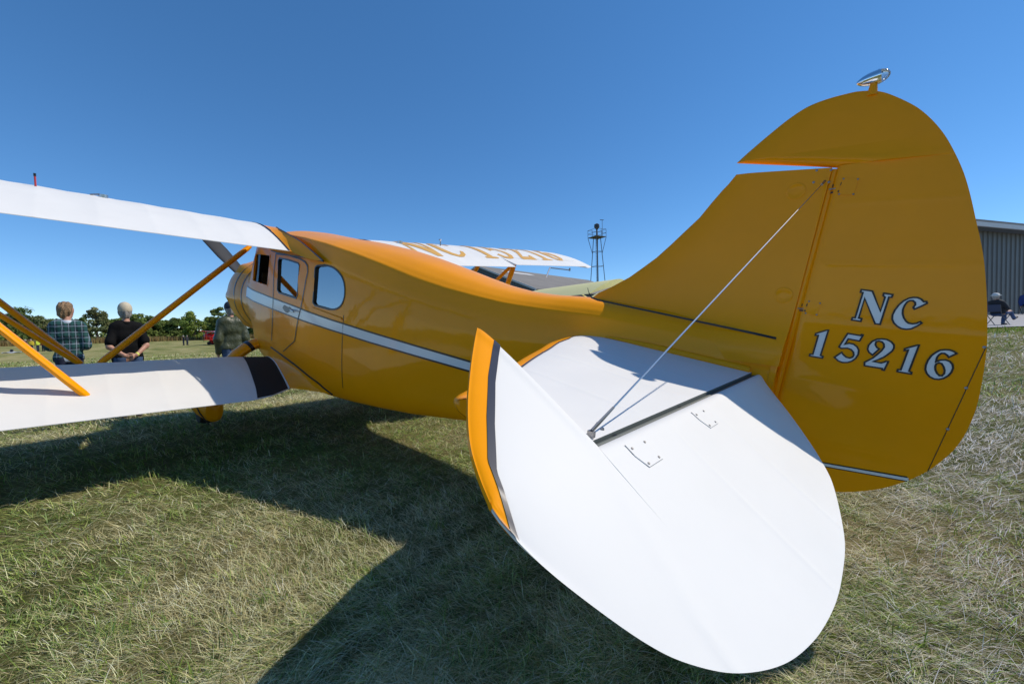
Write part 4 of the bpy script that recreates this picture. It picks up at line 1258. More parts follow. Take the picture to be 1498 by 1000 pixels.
def gable_hangar():
    t = empty('gable_hangar', (0, 0, 0))
    tag(t, 'blue-grey ribbed gable hangar with worn grey roof beyond the upper wing', 'hangar')
    rd = RT * .673 + FW * .737; rd = np.array([*rd, 0]); rd /= np.linalg.norm(rd)     # ridge direction
    wd = RT * .737 - FW * .673; wd = np.array([*wd, 0]); wd /= np.linalg.norm(wd)     # across the gable, to the right
    px, py = at(-3.37, 44)
    o = np.array([px, py, 0.0]); g = min(tz(px, py), tz(*(o + wd * 8)[:2])) - .1
    zr = 7.74; ze = 4.75; hw = 7.8; ln = 22.0
    def P(a, b, z): return o + wd * a + rd * b + np.array([0, 0, z])
    mb = MB()
    mb.loft([[P(-hw, b, g), P(-hw, b, ze), P(0, b, zr), P(hw, b, ze), P(hw, b, g)] for b in (0, ln)])
    mb.build('wall', M['clad'], t)
    rb = MB()
    for a in np.arange(-hw + .3, hw, .3):
        zt = ze + (zr - ze) * (1 - abs(a) / hw) - .12
        c = P(a, -.03, 0)
        rb.loft([[P(a - .05, 0.01, z), P(a - .03, -.05, z), P(a + .03, -.05, z), P(a + .05, 0.01, z)] for z in (g, zt)])
    rb.build('wall_ribs', M['clad'], t)
    for s in (-1, 1):
        sl = MB()
        sl.loft([[P(0, b, zr + .02), P(s * (hw + .35), b, ze - .13), P(s * (hw + .35), b, ze - .03), P(0, b, zr + .14)] for b in (-.35, ln + .3)])
        rf = sl.build('roof', M['roof'], t)
        tr = MB(); tr.loft([[P(0, b, zr + .0), P(s * (hw + .36), b, ze - .22), P(s * (hw + .36), b, ze - .02), P(0, b, zr + .16)] for b in (-.42, -.352)])
        tr.build('bargeboard', M['trim'], t)
        if s == 1:
            # painted letters too foreshortened to read: broad white strokes on the slope
            nrm = .03
            def S(u, b, h): return P(u * hw, b, zr + .14 + (ze - zr - .17) * u + h)
            for u0, u1, b0, b1, sk in ((.16, .30, 2.0, 7.0, 3.5), (.34, .40, 6.5, 11.5, 2.5), (.22, .27, 10, 16, 1.0), (.62, .70, 6.0, 8.0, 2.8), (.60, .78, 10.0, 11.0, 1.2), (.60, .66, 12.6, 15.2, .6), (.45, .50, 15, 20, 0.5)):
                m_ = MB(); q = [S(u0, b0, nrm), S(u0, b1, nrm), S(u1, b1 + sk * .3, nrm), S(u1, b0 + sk * .3, nrm)]
                m_.add(q, [(0, 1, 2, 3)]); m_.build('painted_stroke', M['roofpaint'], rf)
        else:
            pass
    d = MB(); d.box((0, 0, 0), (1, 1, 1))
    d.v = [tuple(P(-3.5 + 7 * (v[0] + .5), -.06 - .05 * (v[1] + .5), g + 3.8 * (v[2] + .5))) for v in d.v]
    d.build('sliding_door', M['doorp'], t)
gable_hangar()

def side_hangar():
    t = empty('metal_hangar', (0, 0, 0))
    tag(t, 'long grey ribbed metal hangar with low roof behind the seated people', 'hangar')
    wd = RT * 4.3 + FW * 1.4; wd = np.array([*wd, 0]); wd /= np.linalg.norm(wd)
    nd = np.array([-wd[1], wd[0], 0])                # pointing away
    if nd[:2] @ FW < 0: nd = -nd
    px, py = at(26.3, 22.6); o = np.array([px, py, 0.0])
    zb = 0.85; ze = 6.0; back = 18.0
    def P(a, b, z): return o + wd * a + nd * b + np.array([0, 0, z])
    a0, a1 = -5.0, 22.0
    core = MB(); core.loft([[P(a, .02, zb), P(a, .02, ze), P(a, back / 2, ze + 1.3), P(a, back, ze), P(a, back, zb)] for a in (a0, a1)])
    core.build('wall', M['clad2'], t)
    pan = None
    wpan = .46
    n = int((a1 - a0) / wpan)
    for i in range(n):
        a = a0 + i * wpan
        if pan is None:
            mb = MB(); q = []
            for z in (zb, ze - .25):
                q.append([wd * u + nd * v + np.array([0, 0, z]) for u, v in ((0.004, 0), (0.004, -.03), (.05, -.075), (.10, -.075), (.145, -.03), (wpan - .004, -.03), (wpan - .004, 0))])
            mb.loft(q); pan = mb.build('wall_panel', M['clad2'], t); pan.location = P(a, 0, 0)
        else:
            c = pan.copy(); COL.objects.link(c); c.parent = t; c.location = P(a, 0, 0)
    r = MB(); r.loft([[P(a, -.75, ze + .10), P(a, back / 2, ze + 1.45), P(a, back + .5, ze + .1), P(a, back + .5, ze), P(a, back / 2, ze + 1.33), P(a, -.75, ze - .02)] for a in (a0 - .5, a1 + .5)])
    r.build('roof', M['roof2'], t)
    f = MB(); f.loft([[P(a, -.80, ze - .26), P(a, -.80, ze - .03), P(a, -.70, ze - .03), P(a, -.70, ze - .26)] for a in (a0 - .5, a1 + .5)])
    f.build('gutter', M['trim'], t)
    s = MB(); s.loft([[P(a, -.69, ze - .25), P(a, 0.0, ze - .25), P(a, 0.0, ze - .21), P(a, -.69, ze - .21)] for a in (a0, a1)])
    s.build('soffit', M['clad'], t)
side_hangar()

def beacon_tower():
    x, y = at(13.2, 61); g = tz(x, y)
    t = empty('beacon_tower', (x, y, g))
    tag(t, 'tall thin steel airport beacon tower with railed platform against the sky', 'tower')
    H = 13.3; B = 1.15; T = .36
    yw = math.atan2(FW[1], FW[0]) + .5
    def C(k, z, r):
        a = yw + k * math.pi / 2 + math.pi / 4
        return np.array([r * math.cos(a), r * math.sin(a), z])
    def rad(z): return (B + (T - B) * z / H) * 1.414
    for k in range(4):
        mb = MB(); mb.tube([C(k, 0, rad(0)), C(k, H, rad(H))], .055, 6); mb.build('leg', M['tower'], t)
    mb = MB()
    for z in (1.5, 4.2, 6.6, 9.0, 11.2):
        for k in range(4): mb.tube([C(k, z, rad(z)), C(k + 1, z, rad(z))], .03, 5)
    mb.build('cross_braces', M['tower'], t)
    mb = MB(); 
    mb.tube([C(0, 0, .2), C(0, H, .2)], .02, 5); mb.tube([C(1, 0, .2), C(1, H, .2)], .02, 5)
    for z in np.arange(.5, H, .4): mb.tube([C(0, z, .2), C(1, z, .2)], .014, 4)
    mb.build('ladder', M['tower'], t)
    pr = .95 * 1.414
    mb = MB(); mb.loft([[C(k, z, pr) for k in range(4)] for z in (H, H + .09)]); mb.build('platform', M['tower'], t)
    mb = MB()
    for k in range(4): mb.tube([C(k, H - 2.4, rad(H - 2.4)), C(k, H, pr)], .04, 5)
    mb.build('knee_braces', M['tower'], t)
    mb = MB()
    for z in (H + .6, H + 1.15):
        for k in range(4): mb.tube([C(k, z, pr), C(k + 1, z, pr)], .026, 5)
    for k in range(4):
        mb.tube([C(k, H, pr), C(k, H + 1.15, pr)], .03, 5)
        m_ = (C(k, 0, pr) + C(k + 1, 0, pr)) / 2
        mb.tube([m_ + (0, 0, H), m_ + (0, 0, H + 1.15)], .022, 5)
    mb.build('railing', M['tower'], t)
    mb = MB(); mb.tube([(0, 0, H + .05), (0, 0, H + 1.25)], [.16, .10], 8); mb.tube([(0, -.02, H + 1.2), (0, 0, H + 1.55), (0, 0, H + 1.95), (0, 0, H + 2.12)], [.12, .40, .38, .1], 14)
    mb.build('rotating_beacon', M['tower'], t)
    mb = MB(); q = C(2, 0, .8); mb.tube([q + (0, 0, H), q + (0, 0, H + 2.5)], .03, 5); mb.tube([q + (-.25, 0, H + 2.5), q + (.3, .1, H + 2.62)], .05, 5); mb.build('wind_vane', M['tower'], t)
beacon_tower()

# ================================================================== other aircraft
M['pale'] = mat('pale_yellow_fabric', (0.78, 0.71, 0.32), 0.5, var=0.05, bump=0.15, bscale=6)
M['redp'] = M['red']

def simple_foil(mb, stn, thick=.12, n=14, camber=1.0):
    """stn: list of (centre le point, te point)"""
    secs = []
    t = np.linspace(0, 1, n) ** 1.4
    for le, te in stn:
        le = np.array(le, float); te = np.array(te, float); c = np.linalg.norm(te - le)
        up = [le + (te - le) * q + np.array([0, 0, c * thick / .117 * np.interp(q, *zip(*UP))]) for q in t[::-1]]
        lo = [le + (te - le) * q + np.array([0, 0, c * thick / .117 * np.interp(q, *zip(*LO))]) for q in t[1:]]
        secs.append(up + lo)
    mb.loft(secs)
    return mb

def light_plane():
    # a bigger taildragger parked beyond, tail towards the camera; its wing shows over the biplane's fuselage
    wd = np.array([*(RT * 1.63 - FW * 2.8), 0]); wd /= np.linalg.norm(wd)   # along the wing to the right
    nd = np.array([*(-RT * 2.8 - FW * 1.63), 0]); nd /= np.linalg.norm(nd)   # towards the tail
    x0, y0_ = at(1.0, 19.0); tip = np.array([x0, y0_, 0])
    mid = tip + wd * 6.2
    g = tz(mid[0], mid[1])
    t = empty('high_wing_airplane', (mid[0], mid[1], g))
    tag(t, 'pale yellow fabric high-wing airplane parked behind the biplane fuselage', 'airplane')
    pt = R(11)
    def L(a, b, z):
        # aircraft axes pitched nose up about the main wheels
        b2 = b * math.cos(pt) + z * math.sin(pt); z2 = z * math.cos(pt) - b * math.sin(pt)
        return wd * a + nd * b2 + np.array([0, 0, z2])
    zt = 2.28
    for s in (-1, 1):
        mb = MB()
        st = []
        for a in (.5, .9, 1.4, 1.9, 2.4, 2.9, 3.4, 3.9, 4.4, 4.9, 5.3, 5.6, 5.85, 6.0, 6.12):
            e = max(0, (a - 5.2) / .93); f = math.sqrt(max(.02, 1 - e * e))
            st.append((L(s * a, .15 - .75 * f, zt + .018 * a), L(s * a, .15 + .95 * f, zt - .09 + .018 * a)))
        simple_foil(mb, st, .13); mb.build('wing', M['pale'], t, sharp=50)
        mb = MB(); mb.tube([L(s * .45, -.3, zt - 1.3), L(s * 2.8, -.3, zt)], [(.045, .02)] * 2, 8, flat=nd)
        mb.tube([L(s * .45, -.1, zt - 1.3), L(s * 2.8, .55, zt - .05)], [(.04, .02)] * 2, 8, flat=nd)
        mb.build('wing_strut', M['pale'], t)
        mb = MB(); mb.tube([L(s * .4, -.35, zt - 1.4), L(s * 1.1, -.3, .34)], .045, 8); mb.build('gear_leg', M['pale'], t)
        mb = MB(); c = L(s * 1.15, -.3, .34)
        mb.loft([[c + wd * w_ + nd * r_ * math.cos(a) + np.array([0, 0, r_ * math.sin(a)]) for a in np.linspace(0, 6.283, 18, endpoint=False)] for w_, r_ in ((-.09, .22), (-.06, .325), (.06, .325), (.09, .22))]); mb.build('wheel', M['rubber'], t)
    mb = MB(); secs = []
    for b, w_, zc, hz in ((-2.0, .30, 1.40, .30), (-1.7, .48, 1.40, .48), (-1.0, .50, 1.42, .54), (-.6, .52, 1.52, .66), (0, .53, 1.60, .72), (1.0, .52, 1.55, .64), (2.2, .38, 1.42, .46), (4.0, .20, 1.28, .28), (5.4, .05, 1.22, .14)):
        secs.append([L(w_ * math.copysign(abs(math.cos(a)) ** .6, math.cos(a)), b, zc + hz * math.copysign(abs(math.sin(a)) ** .6, math.sin(a))) for a in np.linspace(0, 6.283, 20, endpoint=False)])
    mb.loft(secs); mb.build('fuselage', M['pale'], t)
    mb = MB(); mb.loft([[L(w_, b, z) for w_, b, z in ((h, -.50, zt - .55), (h, .85, zt - .55), (h, .80, zt - .12), (h, -.28, zt - .12))] for h in (-.535, .535)]); mb.build('cabin_window', M['glass'], t)
    mb = MB(); mb.loft([[L(w_, b, z) for b, z in ((4.4, 1.35), (5.4, 1.25), (5.75, 1.45), (5.7, 1.95), (5.3, 2.2), (4.9, 1.95))] for w_ in (-.03, .03)]); mb.build('tail_fin', M['pale'], t)
    mb = MB(); mb.loft([[L(a, b, z) for a, b in ((-1.6, 5.0), (-1.45, 4.6), (0, 4.3), (1.45, 4.6), (1.6, 5.0), (1.2, 5.5), (0, 5.4), (-1.2, 5.5))] for z in (1.24, 1.28)]); mb.build('tailplane', M['pale'], t)
    mb = MB(); mb.tube([L(-1.15, -2.06, 1.4), L(-.6, -2.06, 1.4), L(0, -2.06, 1.4), L(.6, -2.06, 1.4), L(1.15, -2.06, 1.4)], [(.04, .012), (.09, .02), (.06, .06), (.09, .02), (.04, .012)], 8, flat=(0, 0, 1)); mb.build('propeller', M['prop'], t)
    mb = MB(); c = L(0, 5.0, .95); mb.tube([L(0, 4.9, 1.15), c], .03, 6); mb.loft([[c + wd * w_ + nd * r_ * math.cos(a) + np.array([0, 0, r_ * math.sin(a)]) for a in np.linspace(0, 6.283, 12, endpoint=False)] for w_, r_ in ((-.04, .08), (-.03, .11), (.03, .11), (.04, .08))]); mb.build('tail_wheel', M['rubber'], t)
light_plane()

def red_plane():
    x, y = at(-.742 * 70 - .4, 70); g = tz(x, y)
    t = empty('red_airplane', (x, y, g))
    tag(t, 'small red airplane with round nose standing far out on the field', 'airplane')
    f = -RT * .93 - FW * .36; f = np.array([*f, 0]); f /= np.linalg.norm(f)     # nose towards the left
    s = np.array([-f[1], f[0], 0])
    def L(a, b, z): return f * a + s * b + np.array([0, 0, z])
    mb = MB(); secs = []
    for a, r, zc in ((1.05, .12, 1.55), (1.0, .34, 1.52), (.85, .52, 1.5), (.5, .60, 1.47), (.1, .60, 1.42), (0, .52, 1.40)):
        secs.append([L(a, r * math.cos(q), zc + r * math.sin(q)) for q in np.linspace(0, 6.283, 20, endpoint=False)])
    mb.loft(secs); mb.build('engine_cowling', M['red'], t)
    mb = MB(); secs = []
    for a, w_, zc, hz in ((.02, .45, 1.38, .5), (-.8, .46, 1.38, .55), (-2, .36, 1.25, .45), (-3.6, .2, 1.02, .28), (-5.0, .05, .9, .12)):
        secs.append([L(a, w_ * math.cos(q), zc + hz * math.sin(q)) for q in np.linspace(0, 6.283, 16, endpoint=False)])
    mb.loft(secs); mb.build('fuselage', M['red'], t)
    for z, sp, ch0 in ((.82, 3.6, -.2), (2.25, 4.0, .25)):
        mb = MB(); simple_foil(mb, [(L(ch0 + .3, b, z + .02 * abs(b)), L(ch0 - 1.0, b, z + .02 * abs(b) - .05)) for b in np.linspace(-sp, sp, 9)], .11); mb.build('wing', M['red'], t)
    for q in (-1, 1):
        mb = MB(); mb.tube([L(-.1, q * .4, 1.0), L(.1, q * .85, .3)], [(.16, .06), (.22, .10)], 8, flat=f); mb.tube([L(-.1, q * 2.8, .9), L(-.1, q * 3.0, 2.3)], [(.07, .03)] * 2, 8, flat=f); mb.tube([L(-.1, q * .35, 1.8), L(-.1, q * .5, 2.25)], .04, 6); mb.build('strut', M['red'], t)
        mb = MB(); c = L(.12, q * .9, .30); mb.loft([[c + s * w_ + f * r_ * math.cos(k) + np.array([0, 0, r_ * math.sin(k)]) for k in np.linspace(0, 6.283, 14, endpoint=False)] for w_, r_ in ((-.1, .2), (-.07, .3), (.07, .3), (.1, .2))]); mb.build('wheel', M['rubber'], t)
    mb = MB(); mb.loft([[L(a, w_, z) for a, z in ((-4.1, 1.0), (-5.3, .9), (-5.5, 1.6), (-5.0, 2.0), (-4.6, 1.7))] for w_ in (-.04, .04)]); mb.build('tail_fin', M['red'], t)
    mb = MB(); mb.tube([L(1.12, .0, .55), L(1.12, 0, 1.5), L(1.12, 0, 2.45)], [(.05, .03), (.12, .05), (.05, .03)], 8, flat=s); mb.build('propeller', M['prop'], t)
red_plane()

# ================================================================== people
def capsule_field(X, Y, Z, prim):
    a, b, ra, rb = prim[:4]
    sq = prim[4] if len(prim) > 4 else 1.0            # flatten front to back
    ax, ay, az = a; bx, by, bz = b
    by_, ay_ = by * sq, ay * sq
    dx, dy, dz = bx - ax, by_ - ay_, bz - az
    L2 = dx * dx + dy * dy + dz * dz + 1e-9
    px, py, pz = X - ax, Y * sq - ay_, Z - az
    t = np.clip((px * dx + py * dy + pz * dz) / L2, 0, 1)
    d = np.sqrt((px - t * dx) ** 2 + (py - t * dy) ** 2 + (pz - t * dz) ** 2)
    return d - (ra + (rb - ra) * t)

def sdf_mesh(prims, h, k=.03, clip=None, warp=None):
    lo = np.min([np.minimum(p[0], p[1]) - max(p[2], p[3]) for p in prims], 0) - 2.5 * h - .01
    hi = np.max([np.maximum(p[0], p[1]) + max(p[2], p[3]) for p in prims], 0) + 2.5 * h + .01
    n = np.ceil((hi - lo) / h).astype(int) + 1
    gx, gy, gz = [lo[i] + h * np.arange(n[i]) for i in range(3)]
    F = np.full(tuple(n), 1e3, np.float32)
    for p in prims:
        a = np.minimum(p[0], p[1]) - max(p[2], p[3]) - 3 * k - 2 * h
        b = np.maximum(p[0], p[1]) + max(p[2], p[3]) + 3 * k + 2 * h
        i0 = np.maximum(((a - lo) / h).astype(int), 0); i1 = np.minimum(((b - lo) / h).astype(int) + 2, n)
        sl = tuple(slice(i0[q], i1[q]) for q in range(3))
        X, Y, Z = np.meshgrid(gx[sl[0]], gy[sl[1]], gz[sl[2]], indexing='ij')
        kk = p[5] if len(p) > 5 else k
        d = capsule_field(X, Y, Z, p).astype(np.float32)
        o = F[sl]
        m = np.maximum(kk - np.abs(o - d), 0) / kk
        F[sl] = np.minimum(o, d) - m * m * kk * .25
    if clip or warp:
        X, Y, Z = np.meshgrid(gx, gy, gz, indexing='ij')
        if warp: F = F + warp(X, Y, Z).astype(np.float32)
        for c in (clip or []):
            F = np.maximum(F, c(X, Y, Z)).astype(np.float32)
    S = F < 0
    c = [F[i:n[0] - 1 + i, j:n[1] - 1 + j, l:n[2] - 1 + l] for i in (0, 1) for j in (0, 1) for l in (0, 1)]
    off = [(i, j, l) for i in (0, 1) for j in (0, 1) for l in (0, 1)]
    cnt = np.zeros(c[0].shape, np.float32); acc = np.zeros(c[0].shape + (3,), np.float32)
    for a in range(8):
        for b in range(a + 1, 8):
            if sum(abs(off[a][q] - off[b][q]) for q in range(3)) != 1: continue
            m = (c[a] < 0) != (c[b] < 0)
            t = np.where(m, c[a] / np.where(m, c[a] - c[b], 1), 0)
            for q in range(3):
                acc[..., q] += np.where(m, off[a][q] + t * (off[b][q] - off[a][q]), 0)
            cnt += m
    act = cnt > 0
    idx = -np.ones(act.shape, int); idx[act] = np.arange(act.sum())
    ii = np.argwhere(act)
    V = (ii + acc[act] / cnt[act][:, None]) * h + lo
    Q = []
    for ax in range(3):
        s0 = [slice(None)] * 3; s1 = [slice(None)] * 3
        s0[ax] = slice(0, -1); s1[ax] = slice(1, None)
        e = S[tuple(s0)] != S[tuple(s1)]
        pos = np.argwhere(e)
        u, v = [q for q in range(3) if q != ax]
        ok = (pos[:, u] > 0) & (pos[:, v] > 0) & (pos[:, u] < n[u] - 1) & (pos[:, v] < n[v] - 1)
        pos = pos[ok]
        def g(du, dv):
            p = pos.copy(); p[:, u] -= du; p[:, v] -= dv
            return idx[p[:, 0], p[:, 1], p[:, 2]]
        quad = np.stack([g(0, 0), g(1, 0), g(1, 1), g(0, 1)], 1)
        Q.append(quad[(quad >= 0).all(1)])
    return V, np.concatenate(Q)

SKIN = mat('skin', (0.48, 0.25, 0.17), 0.55, var=0.06, vscale=20)
M['jeans'] = mat('navy_jeans', (0.016, 0.022, 0.050), 0.85, var=0.15, vscale=10, bump=0.3, bscale=60)
M['jeans2'] = mat('blue_jeans', (0.045, 0.085, 0.19), 0.85, var=0.25, vscale=7, bump=0.3, bscale=60)
M['blackshirt'] = mat('black_shirt', (0.007, 0.007, 0.008), 0.9, spec=0.15, var=0.2, vscale=8, bump=0.3, bscale=18, bdist=.02)
M['olive'] = mat('olive_flight_jacket', (0.060, 0.070, 0.036), 0.42, var=0.25, vscale=8, bump=0.5, bscale=16, bdist=.03)
M['blond'] = mat('blond_hair', (0.27, 0.165, 0.08), 0.6, var=0.5, vscale=30, bump=0.9, bscale=60, bdist=.02)
M['greyhair'] = mat('grey_hair', (0.34, 0.32, 0.30), 0.65, var=0.35, vscale=30, bump=0.8, bscale=70, bdist=.02)
M['tancap'] = mat('tan_cap', (0.56, 0.49, 0.36), 0.8, var=0.12, vscale=15)
M['navycap'] = mat('navy_cap', (0.03, 0.035, 0.05), 0.8)
M['whitecap'] = mat('white_hat', (0.62, 0.62, 0.60), 0.8)
M['whitecloth'] = mat('white_tshirt', (0.62, 0.68, 0.78), 0.8)
M['shoe'] = mat('brown_shoe', (0.045, 0.03, 0.022), 0.6)
M['band'] = mat('yellow_wristband', (0.65, 0.72, 0.10), 0.5)
M['eye'] = mat('eye_dark', (0.05, 0.04, 0.04), 0.2)
for nm_, c_ in (('yellowtop', (.62, .46, .03)), ('hivis', (.50, .60, .05)), ('redtop', (.45, .02, .02)), ('darktop', (.02, .02, .025)), ('bluetop', (.03, .06, .22)), ('peach', (.55, .32, .20))):
    M[nm_] = mat(nm_, c_, 0.8)
def plaid():
    m = bpy.data.materials.new('plaid_flannel'); m.use_nodes = True
    nt = m.node_tree; L = nt.links.new; b = nt.nodes['Principled BSDF']; b.inputs['Roughness'].default_value = .85
    tc = nt.nodes.new('ShaderNodeTexCoord'); sp = nt.nodes.new('ShaderNodeSeparateXYZ'); L(tc.outputs['Object'], sp.inputs[0])
    nz = nt.nodes.new('ShaderNodeTexNoise'); nz.inputs['Scale'].default_value = 6; L(tc.outputs['Object'], nz.inputs['Vector'])
    def line(src, freq, ph, lo, hi):
        a = nt.nodes.new('ShaderNodeMath'); a.operation = 'MULTIPLY_ADD'; a.inputs[1].default_value = freq; a.inputs[2].default_value = ph
        w = nt.nodes.new('ShaderNodeMath'); w.operation = 'MULTIPLY_ADD'; w.inputs[1].default_value = .025; L(nz.outputs['Fac'], w.inputs[0]); L(src, w.inputs[2]); L(w.outputs[0], a.inputs[0])
        f = nt.nodes.new('ShaderNodeMath'); f.operation = 'FRACT'; L(a.outputs[0], f.inputs[0])
        g = nt.nodes.new('ShaderNodeMath'); g.operation = 'LESS_THAN'; L(f.outputs[0], g.inputs[0]); g.inputs[1].default_value = hi
        return g.outputs[0]
    def mixc(fac, c1, c2, k=1.0):
        x = nt.nodes.new('ShaderNodeMix'); x.data_type = 'RGBA'
        mu = nt.nodes.new('ShaderNodeMath'); mu.operation = 'MULTIPLY'; mu.inputs[1].default_value = k; L(fac, mu.inputs[0]); L(mu.outputs[0], x.inputs[0])
        if isinstance(c1, tuple): x.inputs[6].default_value = (*c1, 1)
        else: L(c1, x.inputs[6])
        x.inputs[7].default_value = (*c2, 1)
        return x.outputs[2]
    c = mixc(line(sp.outputs[0], 11.5, .2, 0, .45), (.012, .018, .032), (.010, .062, .062))
    c = mixc(line(sp.outputs[2], 11.5, .1, 0, .45), c, (.012, .085, .075), .6)
    c = mixc(line(sp.outputs[0], 11.5, .62, 0, .13), c, (.30, .38, .46), .6)
    c = mixc(line(sp.outputs[2], 11.5, .55, 0, .13), c, (.30, .38, .46), .6)
    L(c, b.inputs['Base Color'])
    bp = nt.nodes.new('ShaderNodeBump'); bp.inputs['Strength'].default_value = .5; bp.inputs['Distance'].default_value = .03
    n2 = nt.nodes.new('ShaderNodeTexNoise'); n2.inputs['Scale'].default_value = 12; L(tc.outputs['Object'], n2.inputs['Vector']); L(n2.outputs['Fac'], bp.inputs['Height']); L(bp.outputs[0], b.inputs['Normal'])
    return m
M['plaid'] = plaid()

def hand(w, d, side_dir, r=.010, curl=.35, s=1.0):
    """palm and five fingers from wrist w along d; side_dir points to the thumb"""
    w = np.array(w, float); d = np.array(d, float); d /= np.linalg.norm(d)
    u = np.array(side_dir, float); u -= d * (u @ d); u /= np.linalg.norm(u)
    v = np.cross(d, u)
    P = [(w, w + d * .05 * s, .026, .030, 1.0, .02), (w + d * .05 * s - u * .018, w + d * .085 * s - u * .022, .021, .017, 1.0, .012), (w + d * .05 * s + u * .018, w + d * .085 * s + u * .022, .021, .017, 1.0, .012)]
    for i, (o, ln) in enumerate(((.033, .068), (.011, .078), (-.011, .072), (-.032, .055))):
        k0 = w + d * .088 * s + u * o * s
        k1 = k0 + (d * math.cos(curl) + v * math.sin(curl)) * ln * .52
        k2 = k1 + (d * math.cos(curl * 2.4) + v * math.sin(curl * 2.4)) * ln * .48
        P += [(k0, k1, r, r * .95, 1.0, .006), (k1, k2, r * .95, r * .8, 1.0, .006)]
    t0 = w + d * .03 * s + u * .026; t1 = t0 + (d * .75 + u * .66) * .042; t2 = t1 + (d * .95 + u * .25 + v * .2) * .03
    P += [(t0, t1, .013, .011, 1.0, .008), (t1, t2, .011, .009, 1.0, .006)]
    return P

def face_prims(hc, fwd, lat, s=1.0):
    hc = np.array(hc, float); f = np.array(fwd, float); l = np.array(lat, float); u = np.array([0, 0, 1.0])
    return [(hc - f * .020 + u * .03, hc + f * .025 + u * .02, .090, .082), (hc + f * .035 - u * .01, hc + f * .045 - u * .07, .066, .048),
            (hc + f * .095 + u * .005, hc + f * .112 - u * .028, .010, .015, 1.0, .012),
            (hc + l * .085 - f * .01 + u * .015, hc + l * .090 - f * .012 - u * .025, .012, .009, 1.0, .008), (hc - l * .085 - f * .01 + u * .015, hc - l * .090 - f * .012 - u * .025, .012, .009, 1.0, .008),
            (hc + f * .098 - u * .055 + l * .015, hc + f * .098 - u * .055 - l * .015, .009, .009, 1.0, .01),
            (hc + f * .085 + u * .030 + l * .03, hc + f * .085 + u * .030 - l * .03, .016, .016, 1.0, .02)]

